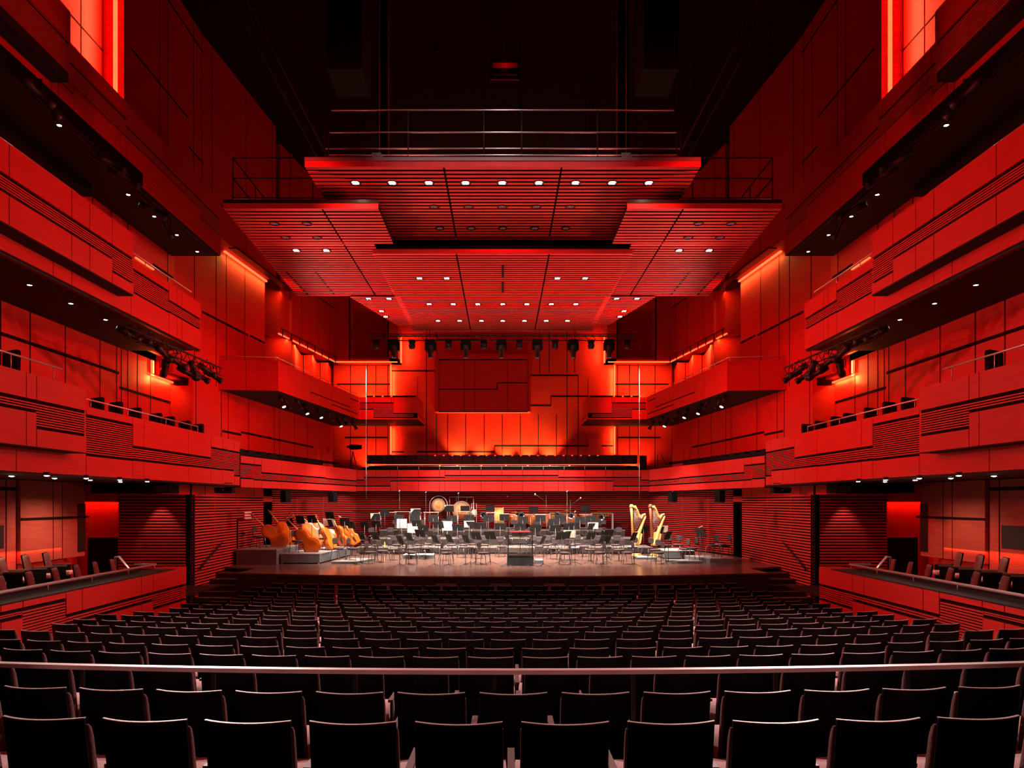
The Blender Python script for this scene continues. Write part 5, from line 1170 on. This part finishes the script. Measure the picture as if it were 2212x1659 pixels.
for i, (px, y, fl, zt) in enumerate(((1044, 34.9, 1.45, 1112), (1121, 34.8, 1.45, 1110), (1126, 33.2, 1.78, 1113), (1204, 33.4, 1.78, 1112), (1234, 33.4, 1.78, 1114), (1299, 33.6, 1.78, 1117))):
    t = thing('monitor_horn', f'round silver-rimmed brass bell resting upright at the back, {ORD[i]} from the left', 'horn', (X_(px, y), y, EZ - fl))
    h = at(0, zt, y).z - (EZ - fl); rot = Matrix.Translation((0, 0, h)) @ Matrix.Rotation(PI / 2, 4, 'X')
    m = MB(); m.lathe([(.03, -.25), (.05, -.1), (.09, -.03), (.16, .03), (.165, .03), (.1, -.04), (.035, -.2)], rot, 24); m.build('bell', 'chrome', t)
    m = MB(); m.tube([(0, .1, h - .02), (0, .1, 0.01)], .014, 6); m.tube([(-.15, .1, .012), (.15, .1, .012)], .012, 6); m.build('stand', 'blacksteel', t)
for i, (px, y, h, wd) in enumerate(((838, 35.0, .92, .45), (870, 35.2, .95, .42), (898, 35.0, .9, .3), (932, 35.1, .92, .4), (1001, 35.0, .96, .34), (1062, 35.1, .9, .3))):
    t = thing('percussion_table', f'cloth-topped percussion table at the back, {ORD[i]} from the left', 'table', (X_(px, y), y, EZ - 1.45))
    m = MB(); m.box(-wd, wd, -.2, .2, h - .03, h); m.build('top', 'skin', t)
    for (a, c_) in ((-1, -1), (1, -1), (-1, 1), (1, 1)): m = MB(); m.tube([(a * (wd - .05), c_ * .15, h - .03), (a * (wd - .05), c_ * .18, 0)], .012, 6); m.build('leg', 'steel', t)
for i, (px, y) in enumerate(((1114, 34.6), (1224, 34.7))):
    t = thing('cymbal', f'bright cymbal on a stand over the kettle drums, {("left", "right")[i]} one', 'cymbal', (X_(px, y), y, EZ - 1.45))
    h = at(0, (1106, 1103)[i], y).z - (EZ - 1.45)
    m = MB(); m.lathe([(0, .03), (.05, .02), (.06, .005), (.26, -.02), (.26, -.024), (0, 0)], Matrix.Translation((0, 0, h)) @ Matrix.Rotation(.06, 4, 'Y'), 28); m.build('plate', 'brass', t)
    m = MB(); m.tube([(0, 0, .0), (0, 0, h)], .012, 6)
    for a in (0, 2.1, 4.2): m.tube([(0, 0, .3), (.25 * math.cos(a), .25 * math.sin(a), .01)], .01, 5)
    m.build('stand', 'steel', t)
for i, (px, y, d) in enumerate(((831, 30.8, 2.1), (874, 30.9, 2.1), (919, 30.8, 2.1))):
    t = MB(); t.lathe([(0, 0), (.07, 0), (.035, .02), (.012, .24), (0, .25)], None, 12); o = t.build('marker_cone', 'cone', None, (X_(px, 31.15), 31.15, EZ - 2.1)); tag(o, f'small bright yellow-orange horn mute on the first tier, {ORD[i]} from the left', 'mute')
# camera on a tripod and dark box at the choir corner
t = thing('camera_tripod', 'television camera on a tripod on the balcony at the rear left corner', 'camera', (X_(762, 36.4), 36.4, EZ + 1.1))
tz = at(0, 967, 36.4).z - EZ - 1.1
for a in (0.3, 2.4, 4.5): m = MB(); m.tube([(0, 0, tz - .2), (.42 * math.cos(a), .42 * math.sin(a), 0)], .022, 6); m.build('leg', 'blacksteel', t)
m = MB(); m.box(-.16, .3, -.12, .12, tz - .1, tz + .16); m.box(.3, .48, -.1, .1, tz - .08, tz + .14); m.build('camera_body', 'black', t)
m = MB(); m.box(-.3, -.16, -.1, .1, tz - .02, tz + .1); m.build('viewfinder', 'blacksteel', t)
t = thing('handrail', 'small bent handrail at the rear right corner of the balcony', 'handrail')
m = MB(); m.tube([at(1421, 1008, 36), at(1421, 981, 36), at(1427, 981, 36), at(1439, 1003, 36)], .02, 6); m.build('rail', 'blacksteel', t)
t = thing('equipment_case', 'small dark box standing on the balcony near the rear right corner', 'box')
m = MB(); a = at(1381, 1003, 37.4); m.box(a.x, a.x + .42, 37.4, 37.8, EZ + 1.1, at(0, 984, 37.4).z); m.build('case', 'vent', t)

# ------------------------------------------------------------------ lighting truss and fixtures under the canopy
t = thing('lighting_truss', 'black lighting truss under the rear edge of the canopy', 'truss')
yT = 27.4; zA = at(0, 722, yT).z; xa, xb = X_(795, yT), X_(1378, yT)
for (dy, dz) in ((0, 0), (.3, 0), (.15, -.22)): m = MB(); m.tube([(xa, yT + dy, zA + dz), (xb, yT + dy, zA + dz)], .022, 6); m.build('chord', 'blacksteel', t)
m = MB()
for k in range(36):
    x0 = xa + (xb - xa) * k / 36; x1 = xa + (xb - xa) * (k + 1) / 36; xm = (x0 + x1) / 2
    m.tube([(x0, yT, zA), (xm, yT + .15, zA - .22), (x1, yT, zA)], .01, 4); m.tube([(x0, yT + .3, zA), (xm, yT + .15, zA - .22)], .01, 4)
m.build('lacing', 'blacksteel', t)
for s in (-1, 1):
    m = MB(); m.tube([(s * 3, yT + .15, zA), (s * 3, yT + .15, EZ + 7.2)], .015, 6); m.build('hanger', 'blacksteel', t)
def mover(label, px, big):
    x = X_(px, yT); t = thing('moving_head', label, 'spotlight', (x, yT + .15, zA - .205))
    if big:
        m = MB(); m.box(-.19, .19, -.17, .17, -.16, 0); m.build('base', 'black', t)
        for s in (-1, 1): m = MB(); m.box(s * .19 - .03, s * .19 + .03, -.09, .09, -.42, -.1); m.build('yoke_arm', 'black', t)
        m = MB(); m.lathe([(0, -.14), (.14, -.15), (.155, -.3), (.15, -.48), (.10, -.54), (.10, -.72), (0, -.725)], None, 20); m.build('head', 'blacksteel', t)
        m = MB(); m.lathe([(0, -.726), (.085, -.726), (.085, -.735), (0, -.736)], None, 16); m.build('lens', 'lensdim', t)
    else:
        m = MB(); m.box(-.13, .13, -.1, .1, -.1, 0); m.build('base', 'black', t)
        m = MB(); m.lathe([(0, -.1), (.11, -.13), (.14, -.24), (.11, -.35), (0, -.37)], None, 20); m.build('head', 'blacksteel', t)
for i, px in enumerate((850, 929, 1006, 1083, 1161, 1239, 1317)): mover(f'large moving-head spotlight on the truss, {ORD[i]} from the left', px, True)
for i, px in enumerate((811, 889, 968, 1045, 1122, 1200, 1278, 1357)): mover(f'small round moving-head lamp on the truss, {ORD[i]} from the left', px, False)
# profile spotlights hanging from the balconies
def profile(label, loc, aim, L=.62, r=.085, lit=False, hang=.25):
    t = thing('profile_spotlight', label, 'spotlight', loc)
    d = (Vector(aim)).normalized(); q = d.to_track_quat('Z', 'Y').to_matrix().to_4x4()
    m = MB(); m.lathe([(0, -L * .5), (r, -L * .48), (r * 1.05, -L * .1), (r * .8, -L * .05), (r * .8, L * .3), (r * 1.1, L * .34), (r * 1.1, L * .5), (r * .9, L * .5), (r * .9, L * .46), (0, L * .45)], q, 16); m.build('body', 'blacksteel', t)
    m = MB(); m.lathe([(0, L * .47), (r * .88, L * .47), (r * .88, L * .48), (0, L * .481)], q, 16); m.build('lens', 'lenswarm' if lit else 'lensdim', t)
    m = MB(); m.tube([(-r * 1.4, 0, 0), (-r * 1.4, 0, hang * .7), (r * 1.4, 0, hang * .7), (r * 1.4, 0, 0)], .014, 5); m.tube([(0, 0, hang * .7), (0, 0, hang)], .016, 5); m.build('yoke', 'blacksteel', t)
for s in (-1, 1):
    sn = SN[s]
    # cluster at the end of the middle balcony
    for k, (px, py, dx, dz, lit) in enumerate(((278, 722, .5, -.35, 0), (300, 730, .8, -.4, 0), (322, 742, .8, -.45, 0), (352, 762, .5, -.8, 0), (355, 795, -.5, -.5, 0), (382, 782, .6, -.5, 0), (405, 805, .7, -.5, 0), (420, 800, .1, -.9, 0), (432, 812, .8, -.6, 0), (447, 800, .6, -.5, 0), (460, 812, .8, -.55, 1))):
        Y = 17.0 + k * .42; a = at(px, py, Y)
        profile(f'theatre spotlight in the cluster under the middle balcony on the {sn}, {ORD[k]} from the camera', (-s * a.x * 1.0 * 1, Y, a.z), (-s * dx, .8, dz), .62, .09, bool(lit), .34)
    t = thing('lighting_bar', f'black lighting bar running under the middle balcony end on the {sn}', 'bar'); m = MB()
    p0, p1 = at(270, 705, 16.6), at(478, 795, 21.8); p0.x, p1.x = -s * p0.x, -s * p1.x; m.tube([p0, p1], .03, 8); m.build('tube', 'blacksteel', t)
    m = MB(); m.tube([p0 + Vector((0, 0, -.25)), p1 + Vector((0, 0, -.25))], .02, 8)
    for k in range(12): q = p0.lerp(p1, k / 12); q2 = p0.lerp(p1, (k + .5) / 12); m.tube([q, q2 + Vector((0, 0, -.25)), p0.lerp(p1, (k + 1) / 12)], .012, 5)
    m.build('lattice', 'blacksteel', t)
    # highest balcony
    for k, (px, py, dx, dz) in enumerate(((75, 195, .5, -.5), (92, 220, .5, -.6), (235, 350, .9, -.3), (268, 382, .9, -.35), (330, 455, .9, -.25), (358, 487, .1, -.9))):
        h = 8.0; Y = Yc(py, h); x = X_(px, Y)
        profile(f'dark theatre spotlight under the highest balcony on the {sn}, {ORD[k]} from the camera', (-s * x, Y, EZ + h), (-s * dx, .9, dz), .75, .10, False, .3)
    # under the upper stage balcony
    for k, (px, py, lit) in enumerate(((609, 868, 1), (620, 872, 0), (645, 872, 0), (660, 884, 2), (690, 893, 1), (712, 900, 0), (733, 912, 1), (745, 908, 0), (765, 918, 0))):
        Y = 26.3 + k * 1.0; a = at(px, py, Y)
        profile(f'spotlight under the upper {sn} stage balcony, {ORD[k]} from the hall end', (-s * a.x, Y, a.z), (-s * .4, .2 if not lit else -.25, -.8), .5, .085, lit > 0, max(.15, EZ + 4.32 - a.z))
